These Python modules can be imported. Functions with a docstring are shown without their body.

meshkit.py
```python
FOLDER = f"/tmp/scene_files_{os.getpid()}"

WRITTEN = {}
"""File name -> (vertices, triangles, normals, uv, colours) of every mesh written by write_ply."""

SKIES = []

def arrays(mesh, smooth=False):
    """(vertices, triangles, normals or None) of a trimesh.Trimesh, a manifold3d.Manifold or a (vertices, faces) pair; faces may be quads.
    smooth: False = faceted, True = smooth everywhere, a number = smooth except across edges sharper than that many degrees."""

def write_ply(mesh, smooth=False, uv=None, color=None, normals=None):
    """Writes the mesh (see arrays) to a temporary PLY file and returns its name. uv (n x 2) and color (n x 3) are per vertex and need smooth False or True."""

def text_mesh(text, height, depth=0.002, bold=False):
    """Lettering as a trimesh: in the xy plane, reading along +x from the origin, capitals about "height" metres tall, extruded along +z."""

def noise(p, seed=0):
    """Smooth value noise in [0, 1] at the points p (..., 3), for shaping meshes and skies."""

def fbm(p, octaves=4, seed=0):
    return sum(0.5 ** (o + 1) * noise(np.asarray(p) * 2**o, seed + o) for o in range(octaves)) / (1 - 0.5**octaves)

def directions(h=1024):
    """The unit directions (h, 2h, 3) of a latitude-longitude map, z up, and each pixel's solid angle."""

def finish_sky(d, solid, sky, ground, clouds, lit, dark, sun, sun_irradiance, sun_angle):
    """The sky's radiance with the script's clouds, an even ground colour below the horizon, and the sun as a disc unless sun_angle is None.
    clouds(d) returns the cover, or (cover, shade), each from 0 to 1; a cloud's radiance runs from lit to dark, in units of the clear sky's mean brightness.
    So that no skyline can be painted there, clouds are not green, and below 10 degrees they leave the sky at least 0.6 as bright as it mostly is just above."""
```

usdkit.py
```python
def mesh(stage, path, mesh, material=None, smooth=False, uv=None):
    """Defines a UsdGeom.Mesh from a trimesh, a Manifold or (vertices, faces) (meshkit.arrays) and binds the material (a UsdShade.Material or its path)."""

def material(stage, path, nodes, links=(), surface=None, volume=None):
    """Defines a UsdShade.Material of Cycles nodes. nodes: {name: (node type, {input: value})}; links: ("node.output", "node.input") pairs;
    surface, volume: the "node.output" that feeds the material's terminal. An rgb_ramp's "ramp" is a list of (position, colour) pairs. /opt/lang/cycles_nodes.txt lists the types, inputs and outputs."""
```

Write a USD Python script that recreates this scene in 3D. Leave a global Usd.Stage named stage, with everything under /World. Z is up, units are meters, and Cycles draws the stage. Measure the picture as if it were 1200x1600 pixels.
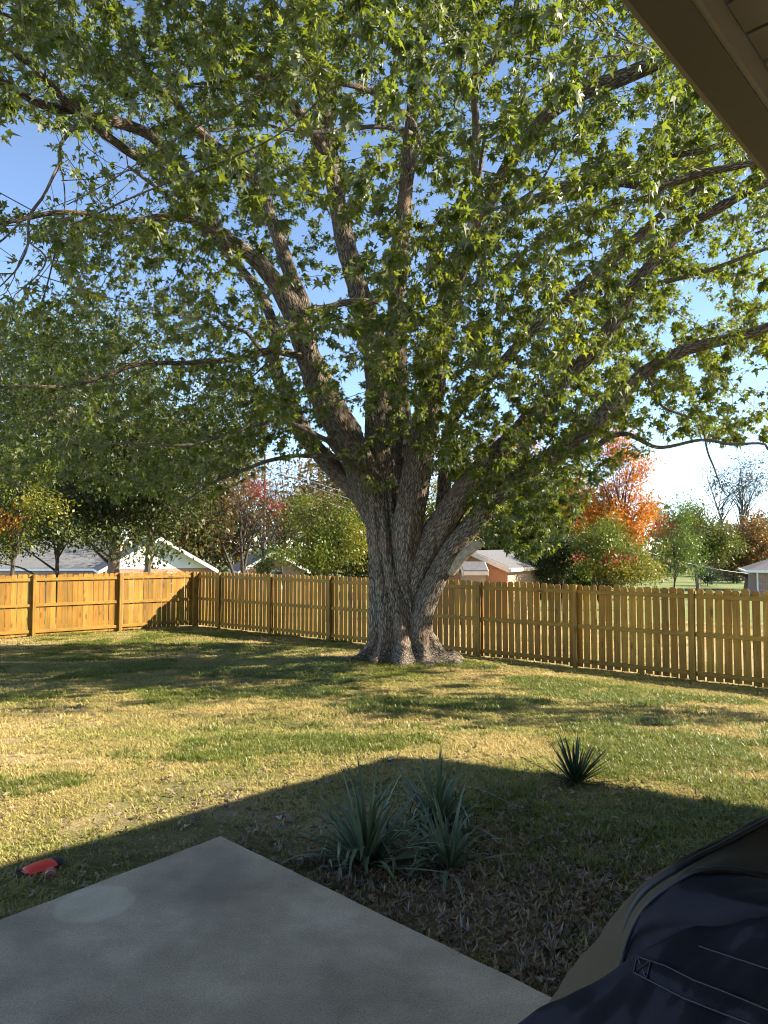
import math, random
import numpy as np, trimesh, usdkit, meshkit
from pxr import Usd, UsdGeom, UsdLux, UsdShade, Gf, Sdf, Vt
from scipy.spatial import cKDTree
from scipy.interpolate import RBFInterpolator
import manifold3d as m3
import shapely.geometry as sg
from shapely import affinity

# ------------------------------------------------------------------ stage, camera, sky, sun, exposure
stage = Usd.Stage.CreateInMemory()
UsdGeom.SetStageUpAxis(stage, 'Z'); UsdGeom.SetStageMetersPerUnit(stage, 1.0)
UsdGeom.Xform.Define(stage, '/World'); UsdGeom.Scope.Define(stage, '/World/Looks')
F, HOR, CAMZ = 1110.0, 855.0, 1.55                    # focal length in photo pixels, horizon row, eye height
PITCH = math.atan((HOR - 800) / F)
cam = UsdGeom.Camera.Define(stage, '/World/camera')
cam.CreateHorizontalApertureAttr(36.0); cam.CreateVerticalApertureAttr(48.0); cam.CreateFocalLengthAttr(36.0 * F / 1200)
cam.CreateClippingRangeAttr((0.05, 5000.0))
cam.AddTranslateOp().Set((0, 0, CAMZ)); cam.AddRotateXOp().Set(90 + math.degrees(PITCH))
cam.CreateExposureAttr(2.15)
TO_SUN = np.array([1.683, 0.027, 1.0]); TO_SUN /= np.linalg.norm(TO_SUN)
SUN_EL, SUN_ROT = math.asin(TO_SUN[2]), math.atan2(TO_SUN[0], TO_SUN[1])
dome = UsdLux.DomeLight.Define(stage, '/World/sky')
sky_m = usdkit.material(stage, '/World/Looks/sky_look', {
    's': ('sky_texture', {'sky_type': 'single_scattering', 'sun_disc': False, 'sun_elevation': SUN_EL, 'sun_rotation': SUN_ROT, 'air_density': 0.62, 'aerosol_density': 0.0, 'ozone_density': 2.2}),
    'w': ('mix_color', {'blend_type': 'multiply', 'fac': 1.0, 'b': (1.06, 1.0, 0.92), 'use_clamp': False}),
    'b': ('background_shader', {'strength': 0.092})}, [('s.color', 'w.a'), ('w.result', 'b.color')], surface='b.background')
UsdShade.MaterialBindingAPI.Apply(dome.GetPrim()).Bind(sky_m)
dome.GetPrim().SetCustomDataByKey('kind', 'structure')
sun = UsdLux.DistantLight.Define(stage, '/World/sun')
sun.CreateIntensityAttr(1.25); sun.CreateAngleAttr(0.53); sun.CreateNormalizeAttr(True); sun.CreateColorAttr(Gf.Vec3f(1.0, 0.89, 0.70))
_z = Gf.Vec3d(*TO_SUN); _q = Gf.Rotation(Gf.Vec3d(0, 0, 1), _z)
sun.AddTransformOp().Set(Gf.Matrix4d().SetRotate(_q))

rng = np.random.default_rng(7); random.seed(7)

# ------------------------------------------------------------------ helpers
_cp, _sp = math.cos(PITCH), math.sin(PITCH)
def ray(px, py):
    a, b = (px - 600) / F, (800 - py) / F
    return np.array([a, _cp - b * _sp, _sp + b * _cp])
def at(px, py, Y):                                     # the point at distance Y seen at a photo pixel
    d = ray(px, py); return np.array([0, 0, CAMZ]) + d * (Y / d[1])
def on(px, py, z):                                     # the point at height z
    d = ray(px, py); return np.array([0, 0, CAMZ]) + d * ((z - CAMZ) / d[2])
def project(P):
    P = np.atleast_2d(P) - [0, 0, CAMZ]
    dep = P[:, 1] * _cp + P[:, 2] * _sp; up = -P[:, 1] * _sp + P[:, 2] * _cp
    return 600 + F * P[:, 0] / dep, 800 - F * up / dep, dep

def px2m(r, Y): return r * Y / F
_used = {}
def path_of(name, parent=None):
    base = (parent or '/World') + '/' + name
    n = _used.get(base, -1) + 1; _used[base] = n
    return base if n == 0 else '%s_%03d' % (base, n)
def P_(o): return None if o is None else (o if isinstance(o, str) else str(o.GetPath()))
def tag(o, label=None, cat=None, group=None, kind=None):
    p = o.GetPrim() if hasattr(o, 'GetPrim') else o
    for k, v in (('label', label), ('category', cat), ('group', group), ('kind', kind)):
        if v: p.SetCustomDataByKey(k, v)
    return p
def obj(name, mesh, mat, parent=None, smooth=False, **kw):
    if isinstance(mesh, tuple) and len(mesh[1]):           # drop unused points
        v, f = np.asarray(mesh[0]), np.asarray(mesh[1]); u, inv = np.unique(f, return_inverse=True)
        if len(u) < len(v): mesh = (v[u], inv.reshape(f.shape))
    o = usdkit.mesh(stage, path_of(name, P_(parent)), mesh, mat, smooth)
    UsdGeom.Mesh(o).CreateDoubleSidedAttr(True)
    return tag(o, **kw)
def thing(name, label, cat, loc=(0, 0, 0), rotz=0, group=None):
    x = UsdGeom.Xform.Define(stage, path_of(name)); x.AddTranslateOp().Set(Gf.Vec3d(*map(float, loc)))
    if rotz: x.AddRotateZOp().Set(float(rotz))
    return tag(x, label, cat, group)
def instancer(name, protos, pos, quats, scales, idx, parent=None, **kw):
    """protos: list of (mesh, material, smooth); quats n x 4 (w x y z)."""
    pi = UsdGeom.PointInstancer.Define(stage, path_of(name, P_(parent)))
    targets = []
    for k, (m, mat, sm) in enumerate(protos):
        pp = '%s/shape_%03d' % (pi.GetPath(), k)
        o = usdkit.mesh(stage, pp, m, mat, sm); o.CreateDoubleSidedAttr(True); targets.append(o.GetPath())
    pi.CreatePrototypesRel().SetTargets(targets)
    pi.CreatePositionsAttr(Vt.Vec3fArray.FromNumpy(pos.astype(np.float32)))
    pi.CreateProtoIndicesAttr(Vt.IntArray.FromNumpy(idx.astype(np.int32)))
    q = np.asarray(quats, np.float32)
    pi.CreateOrientationsAttr(Vt.QuathArray([Gf.Quath(float(a), float(b), float(c), float(d)) for a, b, c, d in q]))
    s = np.asarray(scales, np.float32); s = np.repeat(s[:, None], 3, 1) if s.ndim == 1 else s
    pi.CreateScalesAttr(Vt.Vec3fArray.FromNumpy(s))
    return tag(pi, **kw)

def quat_z(a): return np.stack([np.cos(a / 2), 0 * a, 0 * a, np.sin(a / 2)], 1)
def norm(v): return v / np.maximum(np.linalg.norm(v, axis=-1, keepdims=True), 1e-9)
def joined(parts):
    vs, fs, n = [], [], 0
    for v, f in parts:
        vs.append(np.asarray(v)); fs.append(np.asarray(f) + n); n += len(v)
    return np.vstack(vs), np.vstack(fs)
def quads(f): f = np.asarray(f); return np.vstack([f[:, [0, 1, 2]], f[:, [0, 2, 3]]])
def box(x0, x1, y0, y1, z0, z1):
    v = np.array([[x, y, z] for x in (x0, x1) for y in (y0, y1) for z in (z0, z1)], float)
    f = [[0, 1, 3, 2], [4, 6, 7, 5], [0, 4, 5, 1], [2, 3, 7, 6], [0, 2, 6, 4], [1, 5, 7, 3]]
    return v, quads(f)
def bevel_box(sx, sy, sz, b):
    """centred box with chamfered edges"""
    pts = []
    for x in (-1, 1):
        for y in (-1, 1):
            for z in (-1, 1):
                X, Y, Z = x * sx / 2, y * sy / 2, z * sz / 2
                pts += [[X - x * b, Y, Z - z * b], [X, Y - y * b, Z - z * b], [X - x * b, Y - y * b, Z]]
    h = m3.Manifold.hull_points(np.array(pts)).to_mesh()
    return np.array(h.vert_properties[:, :3], float), np.array(h.tri_verts)
def xf(mesh, M=None, t=None):
    v, f = mesh; v = np.asarray(v, float)
    if M is not None: v = v @ np.asarray(M).T
    if t is not None: v = v + np.asarray(t)
    return v, f
def frame(u):                                          # columns u (x), n (y), z
    u = np.array([u[0], u[1], 0.0]); u /= np.linalg.norm(u); n = np.array([-u[1], u[0], 0])
    return np.stack([u, n, [0, 0, 1]], 1)
def smooth_path(pts, step):
    """Catmull-Rom through pts (rows of any width; first three are xyz), resampled about every step metres."""
    p = np.asarray(pts, float); q = np.vstack([2 * p[0] - p[1], p, 2 * p[-1] - p[-2]]); out = []
    for i in range(1, len(q) - 2):
        n = max(1, int(round(np.linalg.norm(q[i + 1, :3] - q[i, :3]) / step)))
        t = (np.arange(n) / n)[:, None]
        a, b, c, d = q[i - 1], q[i], q[i + 1], q[i + 2]
        out.append(0.5 * (2 * b + (c - a) * t + (2 * a - 5 * b + 4 * c - d) * t ** 2 + (3 * b - a - 3 * c + d) * t ** 3))
    out.append(p[-1:]); o = np.vstack(out)
    if o.shape[1] > 3: o[:, 3] = np.maximum(o[:, 3], 1e-3)
    return o
def tube(p, r, sides=8, cap=True, warp=None):
    p = np.asarray(p, float); r = np.broadcast_to(r, (len(p),)).astype(float)
    t = norm(np.gradient(p, axis=0)); a = np.zeros_like(t)
    a0 = np.cross(t[0], [0, 0, 1.0] if abs(t[0, 2]) < .9 else [1.0, 0, 0]); a0 /= np.linalg.norm(a0)
    for i in range(len(p)):                            # parallel transport
        a0 = a0 - t[i] * (a0 @ t[i]); a0 /= np.linalg.norm(a0); a[i] = a0
    b = np.cross(t, a); ang = np.arange(sides) * 2 * np.pi / sides
    ring = np.cos(ang)[None, :, None] * a[:, None] + np.sin(ang)[None, :, None] * b[:, None]
    rr = np.repeat(r[:, None], sides, 1)
    v = p[:, None] + rr[..., None] * ring
    if warp is not None: v = v + ring * warp(v, rr)[..., None]
    i, j = np.meshgrid(np.arange(len(p) - 1), np.arange(sides), indexing='ij')
    k = (j + 1) % sides
    f = quads(np.stack([i * sides + j, i * sides + k, (i + 1) * sides + k, (i + 1) * sides + j], -1).reshape(-1, 4))
    v = v.reshape(-1, 3)
    if cap:
        n = len(v); v = np.vstack([v, p[:1], p[-1:]]); jj = np.arange(sides); kk = (jj + 1) % sides; L = (len(p) - 1) * sides
        f = np.vstack([f, np.stack([np.full(sides, n), kk, jj], 1), np.stack([np.full(sides, n + 1), L + jj, L + kk], 1)])
    return v, f
_stem = [0]
def bark_obj(name, p, r, sides, warp, matl, parent, origin, **kw):
    """a stem whose bark runs along it: vertex coordinates (around, around, along) go with the mesh"""
    p = np.asarray(p, float); v, f = tube(p, r, sides, True, warp); r = np.broadcast_to(r, (len(p),))
    s = np.r_[0, np.cumsum(np.linalg.norm(np.diff(p, axis=0), axis=1))] + 7.3 * _stem[0]; _stem[0] += 1
    a = np.arange(sides) * 2 * np.pi / sides; R2 = np.maximum(r, .05)[:, None]
    co = np.stack([R2 * np.cos(a), R2 * np.sin(a), np.repeat(s[:, None], sides, 1)], -1).reshape(-1, 3); co = np.vstack([co, [[0, 0, s[0]], [0, 0, s[-1]]]])
    o = obj(name, (v - origin, f), matl, parent, smooth=True, **kw)
    UsdGeom.PrimvarsAPI(o).CreatePrimvar('stem', Sdf.ValueTypeNames.Float3Array, 'vertex').Set(Vt.Vec3fArray.FromNumpy(co.astype(np.float32)))
    return o
def ico(r=1.0, sub=2, s=(1, 1, 1), t=(0, 0, 0)):
    m = trimesh.creation.icosphere(sub, r); return np.array(m.vertices) * s + t, np.array(m.faces)

# ------------------------------------------------------------------ materials
def mat(name, nodes, links, surface='p.BSDF'): return usdkit.material(stage, '/World/Looks/' + name, nodes, links, surface=surface)
def plain(name, c1, c2, scale=6.0, rough=0.7, bump=0.0, bscale=60.0, spec=0.3, stretch=(1, 1, 1), bdist=0.01):
    n = {'g': ('geometry', {}), 'm': ('mapping', {'scale': stretch}), 'n': ('noise_texture', {'scale': scale, 'detail': 5.0, 'roughness': 0.6}),
         'r': ('rgb_ramp', {'ramp': [(0.3, c1), (0.7, c2)]}), 'p': ('principled_bsdf', {'roughness': rough, 'specular_ior_level': spec})}
    l = [('g.position', 'm.vector'), ('m.vector', 'n.vector'), ('n.fac', 'r.fac'), ('r.color', 'p.base_color')]
    if bump:
        n['bn'] = ('noise_texture', {'scale': bscale, 'detail': 4.0}); n['b'] = ('bump', {'strength': bump, 'distance': bdist})
        l += [('m.vector', 'bn.vector'), ('bn.fac', 'b.height'), ('b.normal', 'p.normal')]
    return mat(name, n, l)
def leafy(name, ramp, under=None, trans=0.35, rough=0.45, tint=(1.25, 1.3, 0.7), var=0.8, vscale=0.9):
    """leaf material: colour per leaf from the ramp, drifting with a large noise so that some clumps run lighter."""
    n = {'g': ('geometry', {}), 'n': ('noise_texture', {'scale': vscale, 'detail': 2.0}),
         'a': ('math', {'math_type': 'multiply_add', 'value2': var, 'value3': -var / 2}), 'ad': ('math', {'math_type': 'add', 'use_clamp': True}),
         'r': ('rgb_ramp', {'ramp': ramp}), 'p': ('principled_bsdf', {'roughness': rough, 'specular_ior_level': 0.35}),
         'tc': ('mix_color', {'blend_type': 'multiply', 'fac': 1.0, 'b': tint, 'use_clamp': False}),
         't': ('translucent_bsdf', {}), 'x': ('mix_closure', {'fac': trans})}
    l = [('g.position', 'n.vector'), ('n.fac', 'a.value1'), ('a.value', 'ad.value1'), ('g.random_per_island', 'ad.value2'), ('ad.value', 'r.fac'),
         ('r.color', 'tc.a'), ('tc.result', 't.color'), ('p.BSDF', 'x.closure1'), ('t.BSDF', 'x.closure2')]
    if under:
        n['u'] = ('mix_color', {'fac': 0.0, 'b': under}); n['um'] = ('math', {'math_type': 'multiply', 'value2': 0.75})
        l += [('g.backfacing', 'um.value1'), ('um.value', 'u.fac'), ('r.color', 'u.a'), ('u.result', 'p.base_color')]
    else: l += [('r.color', 'p.base_color')]
    return mat(name, n, l, 'x.closure')
def wood_mat(name, c1, c2, c3, axis):
    """pine: grain stretched along the axis, knots, slight weathering"""
    st = {'z': (38, 38, 1.6), 'h': (9, 9, 42)}[axis]; ks = {'z': (6.2, 6.2, 2.1), 'h': (2.1, 2.1, 6.2)}[axis]
    n = {'g': ('geometry', {}), 'm': ('mapping', {'scale': st}), 'n': ('noise_texture', {'scale': 1.0, 'detail': 6.0, 'roughness': 0.65, 'distortion': 0.6}),
         'r': ('rgb_ramp', {'ramp': [(0.28, c1), (0.5, c2), (0.75, c3)]}),
         'm2': ('mapping', {'scale': ks}), 'v': ('voronoi_texture', {'scale': 1.0, 'feature': 'f1'}),
         'kr': ('map_range', {'range_type': 'smoothstep', 'from_min': 0.10, 'from_max': 0.27, 'to_min': 1.0, 'to_max': 0.0, 'clamp': True}),
         'vs': ('separate_color', {}), 'kt': ('math', {'math_type': 'greater_than', 'value2': 0.3}), 'km': ('math', {'math_type': 'multiply'}), 'kn': ('math', {'math_type': 'multiply', 'value2': 0.75}),
         'mx': ('mix_color', {'b': (0.10, 0.042, 0.014)}),
         'n3': ('noise_texture', {'scale': 1.7, 'detail': 4.0}), 'r3': ('map_range', {'from_min': 0.3, 'from_max': 0.7, 'to_min': 0.8, 'to_max': 1.1}),
         'm3': ('mix_color', {'blend_type': 'multiply', 'fac': 1.0, 'use_clamp': False}), 'cc': ('combine_color', {}),
         'b': ('bump', {'strength': 0.25, 'distance': 0.004}), 'p': ('principled_bsdf', {'roughness': 0.72, 'specular_ior_level': 0.25})}
    l = [('g.position', 'm.vector'), ('m.vector', 'n.vector'), ('n.fac', 'r.fac'), ('g.position', 'm2.vector'), ('m2.vector', 'v.vector'), ('v.distance', 'kr.value'),
         ('v.color', 'vs.color'), ('vs.r', 'kt.value1'), ('kr.result', 'km.value1'), ('kt.value', 'km.value2'), ('km.value', 'kn.value1'), ('kn.value', 'mx.fac'), ('r.color', 'mx.a'),
         ('g.position', 'n3.vector'), ('n3.fac', 'r3.value'), ('r3.result', 'cc.r'), ('r3.result', 'cc.g'), ('r3.result', 'cc.b'), ('mx.result', 'm3.a'), ('cc.color', 'm3.b'),
         ('m3.result', 'p.base_color'), ('n.fac', 'b.height'), ('b.normal', 'p.normal')]
    return mat(name, n, l)

def bark_mat(name, dark, mid, light, sc=(1, 1, 1), moss=True):
    """furrowed bark: long plates split by dark cracks that follow the stem"""
    n = {'g': ('geometry', {}), 'at': ('attribute', {'attribute': 'stem'}), 'w': ('noise_texture', {'scale': 3.0, 'detail': 3.0}), 'wm': ('vector_math', {'math_type': 'multiply_add', 'vector2': (.12, .12, .12)}),
         'm': ('mapping', {'scale': (30, 30, 5.2)}), 'v': ('voronoi_texture', {'scale': 1.0, 'feature': 'distance_to_edge'}), 'm1': ('mapping', {'scale': (60, 60, 6)}),
         'n': ('noise_texture', {'scale': 1.0, 'detail': 6.0, 'roughness': 0.7}),
         'vr': ('map_range', {'from_min': 0.0, 'from_max': 0.22, 'to_min': 0.0, 'to_max': 1.0, 'clamp': True}), 'h': ('math', {'math_type': 'multiply_add', 'value2': 0.55}), 'hn': ('math', {'math_type': 'multiply', 'value2': 0.55}),
         'r': ('rgb_ramp', {'ramp': [(0.22, dark), (0.5, mid), (0.86, light)]}), 'n2': ('noise_texture', {'scale': 1.5, 'detail': 5.0}),
         'r2': ('map_range', {'from_min': 0.5, 'from_max': 0.7, 'to_min': 0.0, 'to_max': 0.55, 'clamp': True}), 'mx': ('mix_color', {'b': (0.21, 0.135, 0.085)}), 'mm': ('mix_color', {'blend_type': 'multiply', 'fac': 1.0}),
         'lr': ('map_range', {'from_min': 0.0, 'from_max': 0.9, 'to_min': 0.5, 'to_max': 1.0, 'clamp': True}), 'lc': ('combine_color', {}),
         'b': ('bump', {'strength': 0.9, 'distance': 0.035}), 'p': ('principled_bsdf', {'roughness': 0.9, 'specular_ior_level': 0.15})}
    l = [('at.vector', 'w.vector'), ('w.color', 'wm.vector1'), ('at.vector', 'wm.vector3'), ('wm.vector', 'm.vector'), ('m.vector', 'v.vector'), ('wm.vector', 'm1.vector'), ('m1.vector', 'n.vector'),
         ('v.distance', 'vr.value'), ('vr.result', 'h.value1'), ('n.fac', 'hn.value1'), ('hn.value', 'h.value3'), ('h.value', 'r.fac'), ('g.position', 'n2.vector'), ('n2.fac', 'r2.value'), ('r2.result', 'mx.fac'),
         ('r.color', 'mx.a'), ('h.value', 'lr.value'), ('lr.result', 'lc.r'), ('lr.result', 'lc.g'), ('lr.result', 'lc.b'), ('mx.result', 'mm.a'), ('lc.color', 'mm.b'), ('mm.result', 'p.base_color'), ('h.value', 'b.height'), ('b.normal', 'p.normal')]
    return mat(name, n, l)

L = {}
L['bark'] = bark_mat('bark', (0.050, 0.038, 0.029), (0.112, 0.090, 0.069), (0.20, 0.166, 0.132))
L['bark_far'] = plain('grey_brown_bark', (0.07, 0.055, 0.042), (0.20, 0.16, 0.125), 3, 0.9, stretch=(6, 6, 1))
L['twig'] = plain('twig_bark', (0.05, 0.042, 0.034), (0.13, 0.11, 0.09), 9, 0.9)
L['dark_twig'] = plain('dark_bark', (0.03, 0.022, 0.018), (0.075, 0.058, 0.045), 5, 0.9)
L['cut_wood'] = plain('cut_wood', (0.15, 0.12, 0.09), (0.30, 0.25, 0.19), 12, 0.9)
L['maple'] = leafy('maple_leaf', [(0, (0.075, 0.105, 0.015)), (0.38, (0.165, 0.190, 0.021)), (0.66, (0.29, 0.285, 0.030)), (0.88, (0.42, 0.355, 0.036)), (0.96, (0.46, 0.33, 0.03)), (1, (0.52, 0.30, 0.03))],
                   under=(0.26, 0.285, 0.21), trans=0.55, rough=0.45, tint=(1.75, 1.6, 0.6), var=0.9, vscale=0.5)
L['olive'] = leafy('olive_leaf', [(0, (0.065, 0.08, 0.02)), (0.5, (0.16, 0.165, 0.042)), (1, (0.33, 0.27, 0.07))], tint=(1.3, 1.2, 0.7))
L['deep_green'] = leafy('deep_green_leaf', [(0, (0.02, 0.04, 0.014)), (0.6, (0.05, 0.08, 0.025)), (1, (0.11, 0.13, 0.04))])
L['yellow_green'] = leafy('yellow_green_leaf', [(0, (0.10, 0.12, 0.015)), (0.5, (0.26, 0.25, 0.025)), (0.85, (0.48, 0.37, 0.035)), (1, (0.5, 0.28, 0.03))])
L['golden'] = leafy('golden_leaf', [(0, (0.14, 0.13, 0.015)), (0.5, (0.36, 0.26, 0.03)), (1, (0.50, 0.30, 0.03))])
L['orange'] = leafy('orange_leaf', [(0, (0.40, 0.15, 0.016)), (0.4, (0.60, 0.255, 0.026)), (0.7, (0.66, 0.34, 0.04)), (1, (0.60, 0.18, 0.03))], tint=(1.3, 1.15, 0.8), vscale=0.6)
L['red'] = leafy('red_leaf', [(0, (0.24, 0.03, 0.025)), (0.6, (0.45, 0.06, 0.045)), (1, (0.42, 0.15, 0.05))], tint=(1.2, 1, 1))
L['russet'] = leafy('russet_leaf', [(0, (0.13, 0.075, 0.03)), (0.5, (0.28, 0.16, 0.055)), (0.8, (0.42, 0.23, 0.065)), (1, (0.22, 0.19, 0.07))], tint=(1.2, 1.1, 0.8))
L['fresh_green'] = leafy('fresh_green_leaf', [(0, (0.07, 0.12, 0.02)), (0.6, (0.15, 0.205, 0.04)), (1, (0.31, 0.29, 0.06))])
L['grey_leaf'] = leafy('grey_green_leaf', [(0, (0.06, 0.06, 0.045)), (1, (0.16, 0.14, 0.10))])
L['far_woods'] = leafy('far_woods_leaf', [(0, (0.09, 0.09, 0.055)), (0.6, (0.15, 0.13, 0.07)), (1, (0.22, 0.15, 0.07))], vscale=0.08)
TONE = [(1.0, 1.0, 1.0), (0.78, 0.76, 0.74), (1.18, 1.20, 1.25), (0.96, 0.86, 0.70)]
L['picket'] = [wood_mat('picket_pine_%s' % w, *[tuple(np.array(c) * t) for c in ((0.172, 0.082, 0.012), (0.250, 0.132, 0.019), (0.325, 0.186, 0.031))], 'z') for w, t in zip(('a', 'b', 'c', 'd'), TONE)]
L['rail'] = wood_mat('rail_pine', (0.17, 0.086, 0.014), (0.24, 0.136, 0.022), (0.31, 0.188, 0.033), 'h')
L['post'] = wood_mat('post_pine', (0.155, 0.076, 0.013), (0.22, 0.120, 0.020), (0.285, 0.168, 0.031), 'z')
L['trim_brown'] = plain('brown_trim', (0.14, 0.104, 0.07), (0.16, 0.12, 0.08), 3, 0.5)
L['soffit'] = plain('soffit_panel', (0.34, 0.26, 0.165), (0.38, 0.295, 0.19), 3, 0.5)
L['shingle'] = plain('grey_shingle', (0.10, 0.10, 0.105), (0.17, 0.17, 0.175), 9, 0.9, 0.3, 30)
L['shingle_dark'] = plain('dark_shingle', (0.075, 0.075, 0.082), (0.12, 0.12, 0.13), 9, 0.9, 0.3, 30)
L['white'] = plain('white_paint', (0.70, 0.71, 0.72), (0.80, 0.80, 0.80), 3, 0.5)
L['brick'] = mat('red_brick', {'g': ('geometry', {}), 'sx': ('separate_xyz', {}), 'ad': ('math', {'math_type': 'add'}), 'cx': ('combine_xyz', {}),
    'b': ('brick_texture', {'color1': (0.26, 0.10, 0.065), 'color2': (0.36, 0.17, 0.11), 'mortar': (0.42, 0.38, 0.33), 'scale': 1.0, 'brick_width': 0.22, 'row_height': 0.075, 'mortar_size': 0.01}),
    'p': ('principled_bsdf', {'roughness': 0.85})}, [('g.position', 'sx.vector'), ('sx.x', 'ad.value1'), ('sx.y', 'ad.value2'), ('ad.value', 'cx.x'), ('sx.z', 'cx.y'), ('cx.vector', 'b.vector'), ('b.color', 'p.base_color')])
L['shed_wall'] = plain('shed_siding', (0.27, 0.125, 0.062), (0.34, 0.165, 0.085), 5, 0.8, stretch=(6, 6, 0.6))
L['shed_light'] = plain('shed_light_siding', (0.28, 0.20, 0.14), (0.36, 0.26, 0.185), 5, 0.8, stretch=(6, 6, 0.6))
L['cream'] = plain('cream_trim', (0.55, 0.45, 0.36), (0.62, 0.52, 0.42), 5, 0.6)
L['glass'] = mat('dark_glass', {'p': ('principled_bsdf', {'base_color': (0.05, 0.06, 0.07), 'roughness': 0.08})}, [])
L['fence_dark'] = plain('dark_fence_boards', (0.05, 0.05, 0.055), (0.08, 0.08, 0.085), 4, 0.8)
L['wire'] = plain('wire_metal', (0.45, 0.45, 0.45), (0.5, 0.5, 0.5), 4, 0.4)
L['pole'] = plain('pole_wood', (0.10, 0.075, 0.055), (0.16, 0.12, 0.09), 5, 0.9, stretch=(8, 8, 1))
L['navy'] = plain('navy_polyester', (0.0085, 0.0090, 0.0140), (0.0115, 0.012, 0.018), 2.5, 0.8, 0.25, 900, 0.10, bdist=0.001)
L['tan'] = plain('taupe_polyester', (0.040, 0.032, 0.022), (0.050, 0.040, 0.027), 2.5, 0.8, 0.25, 900, 0.10, bdist=0.001)
L['piping'] = plain('black_piping', (0.010, 0.012, 0.016), (0.018, 0.020, 0.026), 8, 0.5)
L['stitch'] = plain('grey_stitching', (0.015, 0.0165, 0.022), (0.021, 0.023, 0.029), 8, 0.7)
L['pouch_red'] = plain('red_nylon', (0.62, 0.035, 0.022), (0.70, 0.055, 0.032), 8, 0.5)
L['pouch_black'] = plain('black_nylon', (0.012, 0.011, 0.011), (0.022, 0.02, 0.02), 20, 0.6)
L['pink'] = plain('faded_pink_plastic', (0.33, 0.14, 0.12), (0.42, 0.2, 0.17), 20, 0.5)
L['yucca'] = [leafy('yucca_blade_' + w, [(0, a), (0.7, b), (1, c)], trans=0.06, rough=0.42, tint=(1, 1.2, 0.8), var=0.3)
              for w, a, b, c in (('blue', (0.085, 0.118, 0.064), (0.15, 0.19, 0.105), (0.23, 0.26, 0.155)), ('dark', (0.022, 0.045, 0.022), (0.045, 0.075, 0.035), (0.07, 0.10, 0.045)), ('dry', (0.16, 0.15, 0.10), (0.22, 0.2, 0.14), (0.28, 0.24, 0.16)))]
L['dead'] = [leafy('dead_leaf_' + w, [(0, a), (0.75, b), (1, c)], trans=0.1, rough=0.7, tint=(1, 1, 1), var=0.3)
             for w, a, b, c in (('tan', (0.24, 0.165, 0.095), (0.42, 0.31, 0.20), (0.58, 0.48, 0.36)), ('grey', (0.22, 0.18, 0.14), (0.40, 0.34, 0.27), (0.72, 0.66, 0.57)), ('dark', (0.10, 0.068, 0.04), (0.21, 0.145, 0.088), (0.34, 0.245, 0.15)))]

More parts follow.
